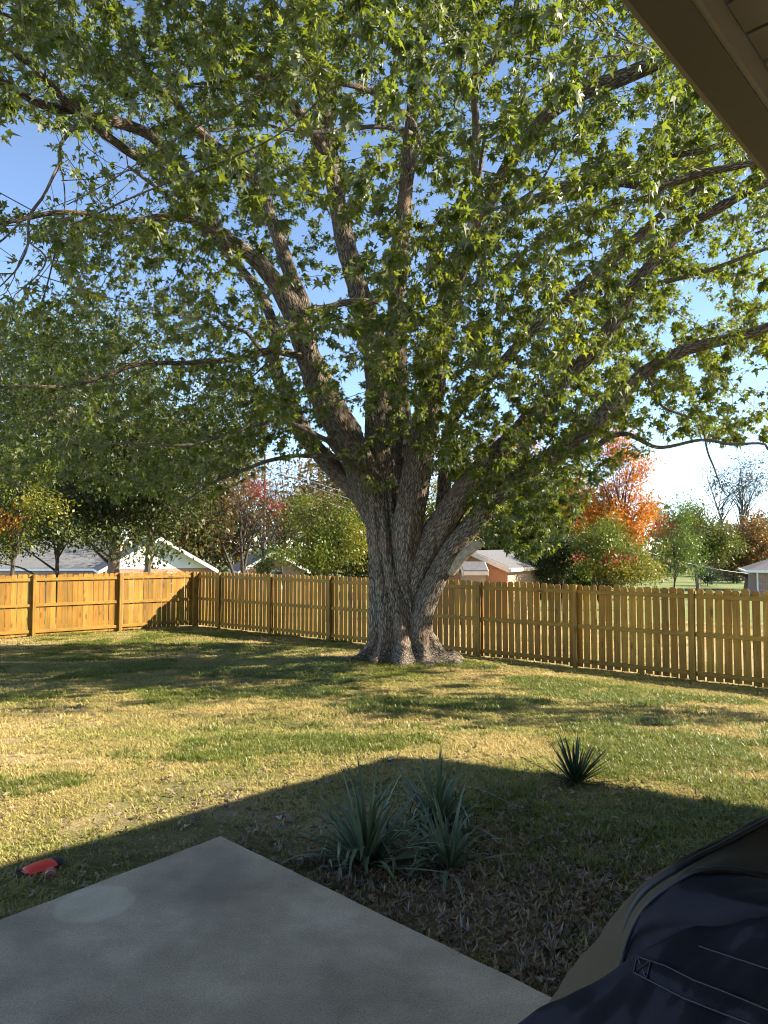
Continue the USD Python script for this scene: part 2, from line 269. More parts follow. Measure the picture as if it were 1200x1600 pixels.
# grass: colour set by place (worn straw patches, green patches) and by blade
def ground_mask(n, l, scale=0.42):
    n.update({'gp': ('geometry', {}), 'w1': ('noise_texture', {'scale': scale, 'detail': 5.0, 'roughness': 0.62}), 'w2': ('noise_texture', {'scale': 2.3, 'detail': 3.0})})
    l += [('gp.position', 'w1.vector'), ('gp.position', 'w2.vector')]
_n, _l = {}, []; ground_mask(_n, _l)
_n.update({'k': ('math', {'math_type': 'multiply_add', 'value2': 0.42}), 'k2': ('math', {'math_type': 'multiply_add', 'value2': 0.55}),
    'd': ('map_range', {'from_min': 0.45, 'from_max': 0.84, 'clamp': True}), 'gr': ('rgb_ramp', {'ramp': [(0, (0.15, 0.19, 0.028)), (0.6, (0.25, 0.275, 0.045)), (1, (0.40, 0.37, 0.085))]}),
    'st': ('rgb_ramp', {'ramp': [(0, (0.42, 0.325, 0.13)), (0.6, (0.60, 0.485, 0.21)), (1, (0.70, 0.59, 0.30))]}), 'mx': ('mix_color', {}),
    'p': ('principled_bsdf', {'roughness': 0.6, 'specular_ior_level': 0.2}), 't': ('translucent_bsdf', {}), 'x': ('mix_closure', {'fac': 0.3})})
_l += [('w2.fac', 'k.value1'), ('w1.fac', 'k.value3'), ('gp.random_per_island', 'k2.value1'), ('k.value', 'k2.value3'), ('k2.value', 'd.value'), ('d.result', 'mx.fac'),
    ('gp.random_per_island', 'gr.fac'), ('gp.random_per_island', 'st.fac'), ('gr.color', 'mx.a'), ('st.color', 'mx.b'), ('mx.result', 'p.base_color'), ('mx.result', 't.color'), ('p.BSDF', 'x.closure1'), ('t.BSDF', 'x.closure2')]
L['grass'] = mat('grass_blade', _n, _l, 'x.closure')
L['grass_green'] = leafy('lush_grass', [(0, (0.12, 0.145, 0.026)), (0.55, (0.235, 0.25, 0.048)), (1, (0.46, 0.39, 0.13))], trans=.35, tint=(1.3, 1.3, .8), var=.4)
_n, _l = {}, []; ground_mask(_n, _l)
_n.update({'f': ('noise_texture', {'scale': 55.0, 'detail': 6.0, 'roughness': 0.7}), 'r1': ('rgb_ramp', {'ramp': [(0.25, (0.125, 0.09, 0.052)), (0.5, (0.31, 0.235, 0.125)), (0.75, (0.50, 0.40, 0.23))]}),
    'r2': ('rgb_ramp', {'ramp': [(0.25, (0.055, 0.055, 0.018)), (0.55, (0.125, 0.12, 0.04)), (0.8, (0.24, 0.20, 0.085))]}), 'd': ('map_range', {'from_min': 0.42, 'from_max': 0.58, 'clamp': True}),
    'mx': ('mix_color', {}), 'b': ('bump', {'strength': 0.9, 'distance': 0.03}), 'p': ('principled_bsdf', {'roughness': 0.95, 'specular_ior_level': 0.1})})
_l += [('gp.position', 'f.vector'), ('f.fac', 'r1.fac'), ('f.fac', 'r2.fac'), ('w1.fac', 'd.value'), ('d.result', 'mx.fac'), ('r2.color', 'mx.a'), ('r1.color', 'mx.b'), ('mx.result', 'p.base_color'), ('f.fac', 'b.height'), ('b.normal', 'p.normal')]
L['ground'] = mat('yard_soil', _n, _l)
L['far_lawn'] = plain('far_lawn_grass', (0.075, 0.105, 0.025), (0.15, 0.17, 0.05), 0.5, 0.95)

# ------------------------------------------------------------------ the lie of the land
FD = np.array([-0.782, 0.623]); FP0 = at(1085, 1062, 14.15)[:2]              # right-hand fence: a post and its direction
CORNER = FP0 + FD * 2.44 * 6.5
LD = np.array([-0.78, -0.626])                                              # left-hand fence direction from the corner
ctrl = [(0.49, 6.07, -.20), (2.4, 4.4, -.06), (1.5, 3.0, -.05), (.3, 3.4, -.07), (-1.9, 3.5, -.07), (-3, 4.6, -.16), (-5, 7, -.38), (.3, 15, -.74), (.3, 13.0, -.80), (-1.7, 15, -.84), (2.4, 14.6, -.84), (.8, 17.4, -1.0),
        (-8, 17, -1.02), (-6, 12, -.82), (-11, 13, -.95), (3, 10, -.62), (6, 11, -.86), (0, 9, -.5), (-3, 9, -.53), (4, 7, -.33), (7, 7, -.45), (0, 0, -.06), (5, 0, -.06), (-5, 0, -.1), (-5, -6, -.1), (5, -6, -.1), (-10, 5, -.5), (-3, 20, -1.05), (10, 3, -.2)]
for k in range(-4, 8): p = FP0 + FD * 2.44 * k; ctrl.append((p[0], p[1], -1.1))
for k in range(1, 7): p = CORNER + LD * 2.44 * k; ctrl.append((p[0], p[1], -1.1 + .012 * k))
ctrl += [(2, 30, -1.5), (12, 25, -1.35), (-14, 30, -1.6), (20, 15, -1.2), (-22, 20, -1.35), (-20, 5, -.9)]
for X in (-45, -15, 15, 45): ctrl += [(X, 65, -2.9), (X, 100, -3.0), (X, 45, -2.25)]
ctrl = np.array(ctrl)
_rbf = RBFInterpolator(ctrl[:, :2], ctrl[:, 2], kernel='linear', neighbors=16, smoothing=0.02)
def gz(x, y):
    x, y = np.atleast_1d(np.asarray(x, float)), np.atleast_1d(np.asarray(y, float))
    q = np.stack([np.clip(x, -60, 60), np.clip(y, -8, 100)], -1).reshape(-1, 2)
    return _rbf(q).reshape(x.shape)
def g1(x, y): return float(gz(x, y)[0])

PC = on(345, 1305, 0)[:2]; PL = norm(on(0, 1435, 0)[:2] - PC); PR = norm(on(862, 1555, 0)[:2] - PC)
patio_poly = sg.Polygon([PC, PC + PL * 6.5, PC + PL * 6.5 + PR * 8, PC + PR * 8])
fx = np.concatenate([np.linspace(-700, -60, 14), np.linspace(-52, -14.5, 22), np.arange(-14, 11, .14), np.linspace(11.5, 60, 28), np.linspace(75, 700, 14)])
fy = np.concatenate([np.linspace(-80, -8, 8), np.linspace(-7, 1.4, 12), np.arange(1.5, 27, .14), np.linspace(27.5, 105, 50), np.linspace(120, 1500, 20)])
GX, GY = np.meshgrid(fx, fy, indexing='ij'); GZ = gz(GX.ravel(), GY.ravel()).reshape(GX.shape)
near = (np.abs(GX) < 20) & (GY > 0) & (GY < 30)
GZ = GZ + near * 0.035 * (meshkit.fbm(np.stack([GX * 2.2, GY * 2.2, 0 * GX], -1), 3, 3) - .5)
GZ -= np.where(GY > 100, 0, 0)
ii, jj = np.meshgrid(np.arange(len(fx) - 1), np.arange(len(fy) - 1), indexing='ij'); W = len(fy)
gf = quads(np.stack([ii * W + jj, (ii + 1) * W + jj, (ii + 1) * W + jj + 1, ii * W + jj + 1], -1).reshape(-1, 4))
gv = np.stack([GX, GY, GZ], -1).reshape(-1, 3)
cen = gv[gf].mean(1)
FN = np.array([FD[1], -FD[0]])                                              # away from the yard
beyond = ((cen[:, :2] - CORNER) @ FN > 0) | ((cen[:, :2] - CORNER) @ np.array([LD[1], -LD[0]]) < -0.0) & ((cen[:, :2] - CORNER) @ np.array([-LD[1], LD[0]]) > 0)
far = cen[:, 1] > 30
obj('yard_ground', (gv, gf[~far]), L['ground'], smooth=True, kind='structure', label='worn back yard ground of straw coloured soil and thatch')
obj('far_lawn', (gv, gf[far]), L['far_lawn'], smooth=True, kind='structure', label='sunlit lawns of the neighbouring yards')

# ------------------------------------------------------------------ patio slab
concrete = mat('concrete', {'g': ('geometry', {}), 'n': ('noise_texture', {'scale': 2.2, 'detail': 6.0, 'roughness': 0.65}), 'f': ('noise_texture', {'scale': 130.0, 'detail': 6.0, 'roughness': 0.9}),
    'r': ('rgb_ramp', {'ramp': [(0.32, (0.255, 0.194, 0.128)), (0.5, (0.355, 0.275, 0.184)), (0.68, (0.455, 0.36, 0.248))]}),
    'fr': ('rgb_ramp', {'ramp': [(0.34, (0.5, 0.5, 0.5)), (0.5, (1, 1, 1)), (0.66, (1.5, 1.5, 1.46))]}), 'mx': ('mix_color', {'blend_type': 'multiply', 'fac': 1.0, 'use_clamp': False}),
    'v': ('voronoi_texture', {'scale': 14.0}), 'sp': ('map_range', {'from_min': 0.03, 'from_max': 0.07, 'to_min': 0.75, 'to_max': 0.0, 'clamp': True}), 'm2': ('mix_color', {'b': (0.5, 0.49, 0.46)}),
    # lighter round stain near the left edge, dark damp spots
    'df': ('vector_math', {'math_type': 'distance', 'vector2': tuple(on(148, 1412, 0))}), 'dn': ('noise_texture', {'scale': 14.0}), 'da': ('math', {'math_type': 'multiply_add', 'value2': 0.03}),
    'ds': ('map_range', {'from_min': 0.165, 'from_max': 0.19, 'to_min': 0.32, 'to_max': 0.0, 'clamp': True}), 'm3': ('mix_color', {'b': (0.60, 0.50, 0.37)}),
    'w': ('noise_texture', {'scale': 0.9, 'detail': 4.0, 'distortion': 0.8}), 'wr': ('map_range', {'from_min': 0.52, 'from_max': 0.68, 'to_min': 0.0, 'to_max': 0.55, 'clamp': True}), 'm4': ('mix_color', {'b': (0.17, 0.135, 0.095)}),
    'b': ('bump', {'strength': 0.12, 'distance': 0.002}), 'p': ('principled_bsdf', {'roughness': 0.82, 'specular_ior_level': 0.25})},
    [('g.position', 'n.vector'), ('g.position', 'f.vector'), ('n.fac', 'r.fac'), ('f.fac', 'fr.fac'), ('r.color', 'mx.a'), ('fr.color', 'mx.b'), ('g.position', 'v.vector'), ('v.distance', 'sp.value'), ('sp.result', 'm2.fac'), ('mx.result', 'm2.a'),
     ('g.position', 'df.vector1'), ('g.position', 'dn.vector'), ('dn.fac', 'da.value1'), ('df.value', 'da.value3'), ('da.value', 'ds.value'), ('ds.result', 'm3.fac'), ('m2.result', 'm3.a'),
     ('g.position', 'w.vector'), ('w.fac', 'wr.value'), ('wr.result', 'm4.fac'), ('m3.result', 'm4.a'), ('m4.result', 'p.base_color'), ('f.fac', 'b.height'), ('b.normal', 'p.normal')])
def patio_slab():
    rim = np.array(patio_poly.exterior.coords)[:-1]
    out = []
    for k in range(4):
        a, b = rim[k], rim[(k + 1) % 4]; n = max(2, int(np.linalg.norm(b - a) / .05))
        out.append(a + (b - a) * (np.arange(n) / n)[:, None])
    r = np.vstack(out); c = rim.mean(0)
    wob = (meshkit.fbm(np.stack([r[:, 0] * 9, r[:, 1] * 9, 0 * r[:, 0]], -1), 3, 5) - .5) * .014
    d = norm(r - c); r0 = r + d * wob[:, None]; r1 = r0 - d * .012
    n = len(r); v = np.vstack([np.c_[r0, np.full(n, -.2)], np.c_[r0, np.full(n, -.012)], np.c_[r1, np.zeros(n)], [[c[0], c[1], 0]]])
    i = np.arange(n); j = (i + 1) % n
    f = np.vstack([quads(np.stack([i, j, n + j, n + i], 1)), quads(np.stack([n + i, n + j, 2 * n + j, 2 * n + i], 1)), np.stack([2 * n + i, 2 * n + j, np.full(n, 3 * n)], 1)])
    return v, f
obj('patio', patio_slab(), concrete, kind='structure', label='grey concrete patio slab in shade with a pale round stain')

# ------------------------------------------------------------------ fences
def picket_mesh(w, h, t, var):
    c = w * .24; lean = var * .006
    pts = [(-w / 2, 0), (w / 2, 0), (w / 2, h - c), (w / 2 - c * .75, h), (-w / 2 + c * .75, h), (-w / 2, h - c)]
    m = trimesh.creation.extrude_polygon(sg.Polygon(pts), t, engine='earcut')
    v = np.array(m.vertices); v = np.stack([v[:, 0] + lean * v[:, 1], v[:, 2], v[:, 1]], 1)
    f = np.array(m.faces)[:, ::-1]
    return v, f
def build_fence(name, label, start, d, posts, pitch, first_len, yard_n, H=1.83):
    """posts: distances along d; rails and posts on the yard side of the pickets"""
    t = thing(name, label, 'fence')
    d = np.array([*d, 0.0]); n = np.array([*yard_n, 0.0]); M = np.stack([d, n, [0, 0, 1]], 1); r = np.random.default_rng(len(name))
    def place(s): p = np.array([*start, 0]) + d * s; p[2] = g1(p[0], p[1]); return p
    zs = [place(s)[2] for s in posts]
    for s in posts:
        p = place(s); obj('post', xf(bevel_box(.092, .092, H + .35, .006), M, p + n * .055 + [0, 0, (H + .35) / 2 - .35 - .005]), L['post'], t)
    for a, b in zip(posts[:-1], posts[1:]):
        pa, pb = place(a), place(b)
        for hz in (.17, .93, 1.68):
            l = b - a - .096; v, f = bevel_box(l, .038, .088, .004)
            v = v.copy(); v[:, 2] += (v[:, 0] / (b - a)) * (pb[2] - pa[2]); wob = r.normal(0, .004)
            obj('rail', xf((v, f), M, (pa + pb) / 2 + n * .0215 + [0, 0, hz + wob]), L['rail'], t)
    s = posts[0] + pitch * .5; k = 0
    while s < posts[-1]:
        p = place(s); w = .14 + r.normal(0, .0012); h = H - .05 + r.normal(0, .008)
        obj('picket', xf(picket_mesh(w, h, .017, r.normal()), M, p + n * (-.0165 + r.uniform(-.0012, .0012)) + [0, 0, .045 + r.normal(0, .006)]), L['picket'][int(r.integers(4))], t)
        s += pitch + r.normal(0, .0025); k += 1
    return t
YN = -FN; LN = np.array([-LD[1], LD[0]]); LN = LN if LN @ (np.array([0, 8]) - CORNER) > 0 else -LN
build_fence('privacy_fence', 'long pine picket fence behind the big tree, its near face in shade',
            FP0 - FD * 2.44 * 2, FD, [2.44 * k for k in range(9)] + [2.44 * 8.5 - .05], .1665, 0, YN)
build_fence('privacy_fence', 'sunlit yellow pine fence at the left, meeting the longer fence at the corner',
            CORNER + LN * .02, LD, [.15, 2.58, 5.07, 7.55, 10.0], .1535, 0, LN)

# ------------------------------------------------------------------ porch roof overhead
EZ = CAMZ + 1.0
e0, e1 = on(981, 0, EZ), on(1200, 271, EZ); ED = norm((e1 - e0)[:2]); EN = np.array([ED[1], -ED[0]])      # along the eave, inwards
s_corner = 6.65
def roofpt(s, w, z): p = e0[:2] + ED * s + EN * w; return [p[0], p[1], z]
def roofbox(s0, s1, w0, w1, z0, z1):
    v, f = box(s0, s1, w0, w1, z0, z1)
    return np.array([roofpt(a, b, c) for a, b, c in v]), f[:, ::-1]
porch = thing('house_porch', 'dark brown house eave with panelled soffit overhead at the top right corner', 'house')
obj('fascia_beam', roofbox(-5, s_corner, 0, .082, EZ, EZ + .17), L['trim_brown'], porch)
obj('drip_edge', roofbox(-5, s_corner, -.012, -.002, EZ + .004, EZ + .19), L['soffit'], porch)
obj('inner_trim', roofbox(-5, s_corner, .0822, .094, EZ + .003, EZ + .075), L['soffit'], porch)
k, s = 0, -5.0
while s < s_corner - .1:
    obj('soffit_panel', roofbox(s, s + .106, .097, 2.4, EZ + .072 + (k % 2) * .002, EZ + .085), L['soffit'], porch)
    s += .119; k += 1
obj('soffit_backing', roofbox(-5, s_corner - .02, .097, 2.4, EZ + .090, EZ + .098), L['piping'], porch)
v, f = roofbox(-5, s_corner, -.002, 7.5, EZ + .19, EZ + .26); v[:, 2] += np.clip(((v[:, :2] - e0[:2]) @ EN), 0, 9) * .12
obj('roof', (v, f), L['shingle'], porch)
obj('end_fascia', roofbox(s_corner + .002, s_corner + .02, 0, 2.4, EZ, EZ + .2), L['trim_brown'], porch)
obj('wall', roofbox(-5, s_corner - .45, 2.42, 7.2, -.1, EZ + .18), L['cream'], porch)

# ------------------------------------------------------------------ the big silver maple
LIMBS = {   # photo column, row, distance, radius in photo pixels
 'A': [(600, 830, 15, 30), (585, 790, 15, 32), (567, 740, 14.9, 31), (540, 680, 14.7, 30), (512, 630, 14.6, 29), (484, 560, 14.3, 26), (464, 500, 14.1, 23), (440, 455, 13.9, 19), (400, 405, 13.6, 16), (345, 370, 13.3, 14), (300, 342, 13, 10), (250, 340, 12.6, 8), (200, 345, 12.2, 6), (100, 332, 11.6, 5), (0, 350, 11, 3.5)],
 'A3': [(472, 520, 14.2, 18), (472, 480, 14.25, 19), (455, 430, 14.4, 16), (425, 345, 14.5, 14), (400, 285, 14.5, 13), (350, 240, 14.3, 12), (300, 195, 14, 11), (270, 155, 13.7, 9), (215, 120, 13.2, 8), (100, 60, 12.5, 6), (0, 20, 12, 4), (-120, -20, 11.5, 2)],
 'A4': [(345, 370, 13.3, 13), (328, 330, 13.1, 13), (305, 295, 12.8, 13), (250, 230, 12, 12), (200, 200, 11, 12), (125, 175, 10, 12), (65, 155, 9.2, 10), (0, 130, 8.5, 9), (-120, 90, 7.8, 5)],
 'A5': [(305, 295, 12.8, 10), (262, 268, 12.3, 9), (215, 250, 11.7, 10), (175, 220, 11, 9), (135, 185, 10, 9), (90, 135, 9, 8), (30, 90, 8, 7), (0, 55, 7.5, 5), (-90, 0, 7, 3)],
 'A2': [(580, 790, 15.2, 20), (555, 765, 15.2, 21), (520, 730, 15.4, 20), (480, 685, 15.7, 19), (455, 640, 16, 17), (437, 595, 16.3, 14), (428, 555, 16.5, 12), (430, 515, 16.8, 11), (400, 450, 17.2, 9), (340, 380, 17.5, 7), (280, 320, 17.5, 5), (200, 260, 17.5, 3)],
 'B': [(606, 830, 15.2, 32), (598, 760, 15.15, 34), (592, 700, 15.2, 33), (592, 610, 15.3, 30), (580, 530, 15.3, 28), (556, 440, 15.2, 25), (536, 360, 15.1, 21), (519, 270, 15, 19), (508, 180, 14.8, 17), (500, 90, 14.6, 14), (492, 0, 14.4, 11), (485, -150, 14.2, 6)],
 'B2': [(519, 275, 15, 12), (500, 225, 14.6, 12), (450, 155, 14, 11), (390, 110, 13.3, 9), (350, 75, 12.8, 8), (280, 10, 12, 5), (220, -40, 11.5, 3)],
 'C1': [(640, 830, 15.7, 22), (630, 700, 16, 24), (622, 590, 16.1, 24), (620, 460, 16.2, 22), (630, 340, 16.3, 19), (638, 250, 16.3, 17), (645, 150, 16.2, 13), (660, 40, 16, 10), (670, -120, 16, 6)],
 'C': [(630, 960, 14.85, 20), (632, 895, 14.7, 26), (636, 830, 14.6, 31), (650, 740, 14.5, 31), (666, 660, 14.3, 29), (680, 580, 14.1, 26), (690, 500, 13.8, 22), (715, 430, 13.3, 18), (750, 375, 12.7, 16), (790, 335, 12, 14), (840, 312, 11.2, 14), (890, 300, 10.6, 13), (960, 285, 10, 11), (1025, 290, 9.4, 10), (1100, 270, 8.8, 9), (1200, 250, 8.3, 6)],
 'Cb': [(690, 500, 13.8, 15), (704, 420, 13.6, 14), (750, 340, 13, 15), (800, 250, 12, 15), (850, 185, 11, 15), (910, 145, 10, 17), (980, 118, 9, 18), (1045, 88, 8.3, 16), (1140, 40, 7.5, 12), (1300, -40, 7, 6)],
 'Cc': [(765, 360, 12.5, 9), (850, 310, 12, 9), (950, 265, 11, 9), (1025, 250, 10.4, 8), (1090, 238, 9.8, 7), (1200, 200, 9, 5)],
 'D': [(655, 900, 15.3, 14), (652, 860, 15.4, 16), (652, 800, 15.6, 14), (656, 720, 16, 13), (668, 640, 16.5, 12), (690, 560, 17, 11), (720, 450, 17.5, 9), (740, 330, 17.5, 7), (760, 200, 17.3, 4)],
 'E': [(635, 1000, 14.9, 14), (645, 930, 14.8, 19), (656, 884, 14.7, 23), (675, 846, 14.65, 25), (700, 805, 14.5, 23), (727, 765, 14.3, 21), (753, 732, 14.1, 19), (778, 704, 13.9, 18), (808, 675, 13.7, 16), (854, 629, 13.4, 14), (900, 575, 13.1, 13), (925, 550, 12.9, 13), (968, 490, 12.6, 13), (987, 452, 12.4, 11), (1025, 405, 12.2, 10), (1075, 354, 12, 9), (1160, 305, 11.5, 7), (1250, 260, 11, 5)],
 'E2': [(985, 460, 12.4, 6), (1020, 448, 12.1, 6), (1070, 433, 11.7, 5), (1158, 404, 11, 4), (1240, 380, 10.5, 2)],
 'E0': [(655, 900, 15.1, 12), (670, 868, 15.2, 15), (686, 828, 15.3, 15), (693, 780, 15.4, 14), (698, 705, 15.4, 13), (712, 645, 15.3, 12), (765, 590, 15, 11), (820, 530, 14.5, 10), (885, 470, 14, 10), (954, 408, 13.4, 11), (992, 375, 13.1, 10), (1033, 337, 12.8, 8), (1120, 275, 12, 6), (1220, 220, 11.5, 4)],
 'F': [(648, 1058, 14.7, 36), (648, 1030, 14.68, 29), (650, 1000, 14.66, 25), (657, 965, 14.65, 22), (675, 914, 14.6, 20), (707, 858, 14.5, 19), (742, 815, 14.4, 18), (770, 780, 14.2, 17), (800, 755, 14, 16), (830, 732, 13.8, 15), (867, 708, 13.6, 14), (917, 671, 13.3, 14), (971, 617, 13, 13), (1012, 578, 12.8, 11), (1054, 554, 12.6, 10), (1096, 540, 12.4, 10), (1158, 525, 12.1, 9), (1250, 500, 11.6, 7), (1480, 480, 10.4, 5), (1800, 470, 9.0, 3)],
 'F2': [(855, 715, 13.65, 6), (890, 713, 13.4, 6), (920, 704, 13.2, 6), (967, 681, 12.8, 6), (1029, 698, 12.3, 4), (1100, 692, 11.8, 3.5), (1200, 702, 11, 2.5)],
 'F3': [(1006, 585, 12.8, 3.5), (1040, 630, 12.4, 3), (1085, 665, 12, 2.6), (1105, 715, 11.8, 2), (1135, 770, 11.6, 1.2)],
 'H1': [(548, 735, 14.7, 7), (520, 702, 14.4, 7), (500, 688, 14, 6), (470, 668, 13.6, 6), (440, 655, 13.2, 5), (410, 662, 12.9, 4.5), (380, 670, 12.6, 4), (340, 685, 12.2, 4), (290, 695, 11.9, 3), (210, 697, 11.4, 2.5), (130, 698, 11, 1.5)],
 'H2': [(560, 745, 14.6, 5), (540, 722, 14.4, 5), (500, 714, 14, 5), (430, 720, 13.4, 4.5), (380, 735, 13, 4), (330, 755, 12.6, 3), (300, 775, 12.3, 2.4), (265, 795, 12, 1.4)],
 'H3': [(486, 552, 14.2, 9), (450, 548, 13.9, 8), (420, 545, 13.6, 8), (385, 556, 13.3, 7), (350, 562, 13, 6), (290, 568, 12.5, 5), (215, 570, 12, 5), (150, 592, 11.5, 4), (90, 605, 11, 3.5), (0, 603, 10.5, 2.5), (-60, 610, 10, 1.5)],
 'H4': [(590, 470, 15.1, 7), (540, 472, 14.8, 7), (500, 480, 14.5, 7), (470, 492, 13.9, 8), (440, 520, 13.6, 7), (415, 545, 13.5, 6), (385, 520, 13.2, 4), (340, 500, 12.6, 3)],
 'H5': [(640, 262, 16.2, 7), (652, 238, 14.6, 7), (648, 205, 13, 6), (620, 170, 12, 6), (580, 145, 11.6, 6), (500, 128, 11, 5), (425, 120, 10.5, 4), (350, 122, 10, 3.5), (265, 140, 9.5, 2)],
 'H6': [(655, 220, 14, 6), (620, 202, 13, 5), (550, 201, 12.5, 5), (500, 206, 12, 4.5), (425, 200, 11.3, 3.5), (320, 202, 10.5, 2)],
 'H7': [(752, 338, 12.95, 8), (744, 265, 12.2, 8), (741, 185, 11.6, 8), (750, 122, 11, 8), (776, 85, 10.6, 8), (797, 45, 10.3, 7), (806, 5, 10, 6), (812, -60, 9.6, 4)],
 'H8': [(680, 410, 13.6, 7), (700, 355, 12.6, 6), (760, 330, 11.6, 4), (830, 300, 10.6, 3), (880, 225, 10, 2)],
 'J': [(138, 188, 10, 4), (120, 200, 9.2, 4), (104, 214, 8.7, 4), (95, 232, 8.5, 3.6), (90, 258, 8.3, 3.6), (78, 282, 8.2, 3.4), (66, 312, 8.1, 3.2), (52, 330, 8, 3.2), (47, 350, 8, 3), (46, 376, 8, 2.8), (34, 412, 7.85, 2.4), (22, 428, 7.8, 2), (0, 455, 7.6, 1.4)],
 'J2': [(90, 258, 8.3, 2), (96, 282, 8.1, 1.8), (104, 320, 7.9, 1.4), (106, 352, 7.8, .8)],
 'J3': [(45, 378, 8, 2.2), (70, 400, 7.9, 1.8), (60, 430, 7.7, 1.5), (20, 468, 7.5, .9)],
}
TREE = np.array([*at(632, 1022, 15)[:2], 0]); TREE[2] = g1(TREE[0], TREE[1])
maple = thing('silver_maple', 'huge multi stemmed silver maple with furrowed grey trunk filling the yard', 'tree', TREE)
def bark_warp(amp):
    def w(v, r):
        q = v * [9.0, 9.0, 1.7]; a = np.abs(meshkit.fbm(q, 3, 11) - .5) * 2
        return (a - .35) * amp * np.clip(r / .25, .15, 1.6) + (meshkit.noise(v * [2.3, 2.3, 1.1], 4) - .5) * amp * 1.4 * np.clip(r / .25, .1, 1.6)
    return w
# bole: stations up the trunk, with buttress roots
ST = [(1062, 630, 88), (1040, 630, 80), (1026, 628, 66), (1012, 627, 54), (995, 625, 47), (970, 622, 43), (940, 618, 40.5), (900, 612, 36.5), (860, 607, 34.5), (820, 602, 33), (785, 598, 29), (750, 596, 20)]
bp = np.array([[*at(x, y, 15.0), r / F * 15.0] for y, x, r in ST])
bole = smooth_path(bp, .02)
roots = [(-2.75, .75, .16), (-2.2, .5, .14), (-1.62, .55, .16), (-1.15, .4, .14), (-.55, .55, .16), (-.05, .35, .15), (.8, .5, .2), (1.7, .5, .2), (2.5, .6, .2)]
def bole_warp(v, r):
    c = bole[:, :2]; d = v[:, :, :2] - c[:, None, :]; th = np.arctan2(d[..., 1], d[..., 0]); h = (v[..., 2] - TREE[2])
    fl = np.exp(-np.clip(h + .12, 0, 9) / .30); up = np.exp(-np.clip(h, 0, 9) / 1.1); out = 0
    for a, m, wd in roots:
        dd = np.angle(np.exp(1j * (th - a - .10 * np.sin(h * 3))))
        out = out + m * fl * np.exp(-(dd / wd) ** 2) * .62 + .10 * up * np.exp(-(dd / (wd * 1.3)) ** 2)
    for a, wd, dp in ((-1.28, .10, .07), (-1.85, .12, .05), (-.72, .12, .08), (-2.5, .1, .05)):       # long folds down the bole
        dd = np.angle(np.exp(1j * (th - a - .12 * np.sin(h * 2.1)))); out = out - dp * np.exp(-(dd / wd) ** 2) * np.clip(h / .3, .3, 1)
    q = v * [13.0, 13.0, 2.0]; a = np.abs(meshkit.fbm(q, 3, 21) - .5) * 2
    return out + (a - .3) * .075 + (meshkit.noise(v * [2.6, 2.6, 1.2], 9) - .5) * .10
loc = lambda m: (m[0] - TREE, m[1])
bark_obj('trunk', bole[:, :3], bole[:, 3], 230, bole_warp, L['bark'], maple, TREE)
RS = {'A': .84, 'A2': .8, 'E': .92, 'F': .92, 'E0': .82, 'B': .72, 'C': .74, 'C1': .70, 'Cb': .72}
nodes, nrad = [], []
for key, pts in LIMBS.items():
    p = np.array([[*at(x, y, Y), r / F * Y * RS.get(key, .74)] for x, y, Y, r in pts]); big = p[:, 3].max()
    q = smooth_path(p, .065 if big > .15 else .10)
    sides = 72 if big > .3 else 48 if big > .2 else 24 if big > .1 else 12
    if big < .12: q[1:-1, :3] += (meshkit.noise(q[1:-1, :3] * 1.7, 31)[:, None] - .5) * .10 + (meshkit.noise(q[1:-1, :3] * 1.7 + 40, 32)[:, None] - .5) * [.1, -.1, .1]
    bark_obj('limb', q[:, :3], q[:, 3], sides, bark_warp(.055 if big > .2 else .03), L['bark'] if big > .07 else L['twig'], maple, TREE)
    s = smooth_path(p, .35)
    keep = np.arange(len(s)) > (len(s) * (.35 if key in ('A', 'B', 'C', 'C1', 'E', 'F', 'E0', 'D', 'A2') else .12))
    nodes.append(s[keep, :3]); nrad.append(s[keep, 3])
stub = np.array([[*at(x, y, Y), r / F * Y] for x, y, Y, r in [(700, 893, 14.55, 12), (726, 866, 14.35, 9), (754, 846, 14.2, 6)]])
obj('stub', loc(tube(smooth_path(stub, .05)[:, :3], smooth_path(stub, .05)[:, 3], 24, True, bark_warp(.03))), L['cut_wood'], maple, smooth=True, label='pale sawn off stub')

# crown: branches grow towards points spread through the crown's volume
LOW = np.array([(-200, 780), (0, 770), (100, 790), (200, 800), (270, 790), (350, 755), (420, 715), (470, 700), (520, 690), (570, 760), (610, 745), (650, 735), (700, 760), (760, 835), (800, 862), (840, 872), (880, 830), (930, 745), (980, 705), (1050, 690), (1130, 705), (1200, 690), (1400, 660)], float)
HOLES = [((105, 270, 120, 70), .97), ((20, 235, 60, 60), .9), ((215, 305, 45, 40), .9), ((40, 420, 60, 45), .85), ((470, 180, 45, 55), .4), ((556, 650, 24, 50), .8), ((545, 570, 20, 50), .6),
         ((960, 60, 60, 60), .75), ((1000, 130, 55, 40), .6), ((1175, 600, 40, 50), .8), ((1010, 345, 50, 25), .5), ((1150, 335, 60, 50), .4), ((1100, 470, 60, 40), .4), ((600, 700, 40, 40), .4), ((1040, 640, 60, 30), .4), ((500, 620, 40, 80), .35), ((160, 470, 90, 50), .45), ((60, 640, 70, 40), .45), ((310, 640, 70, 35), .4), ((60, 120, 70, 45), .55), ((185, 205, 60, 60), .5), ((255, 120, 60, 40), .4), ((20, 330, 60, 50), .5), ((230, 560, 60, 30), .35)]
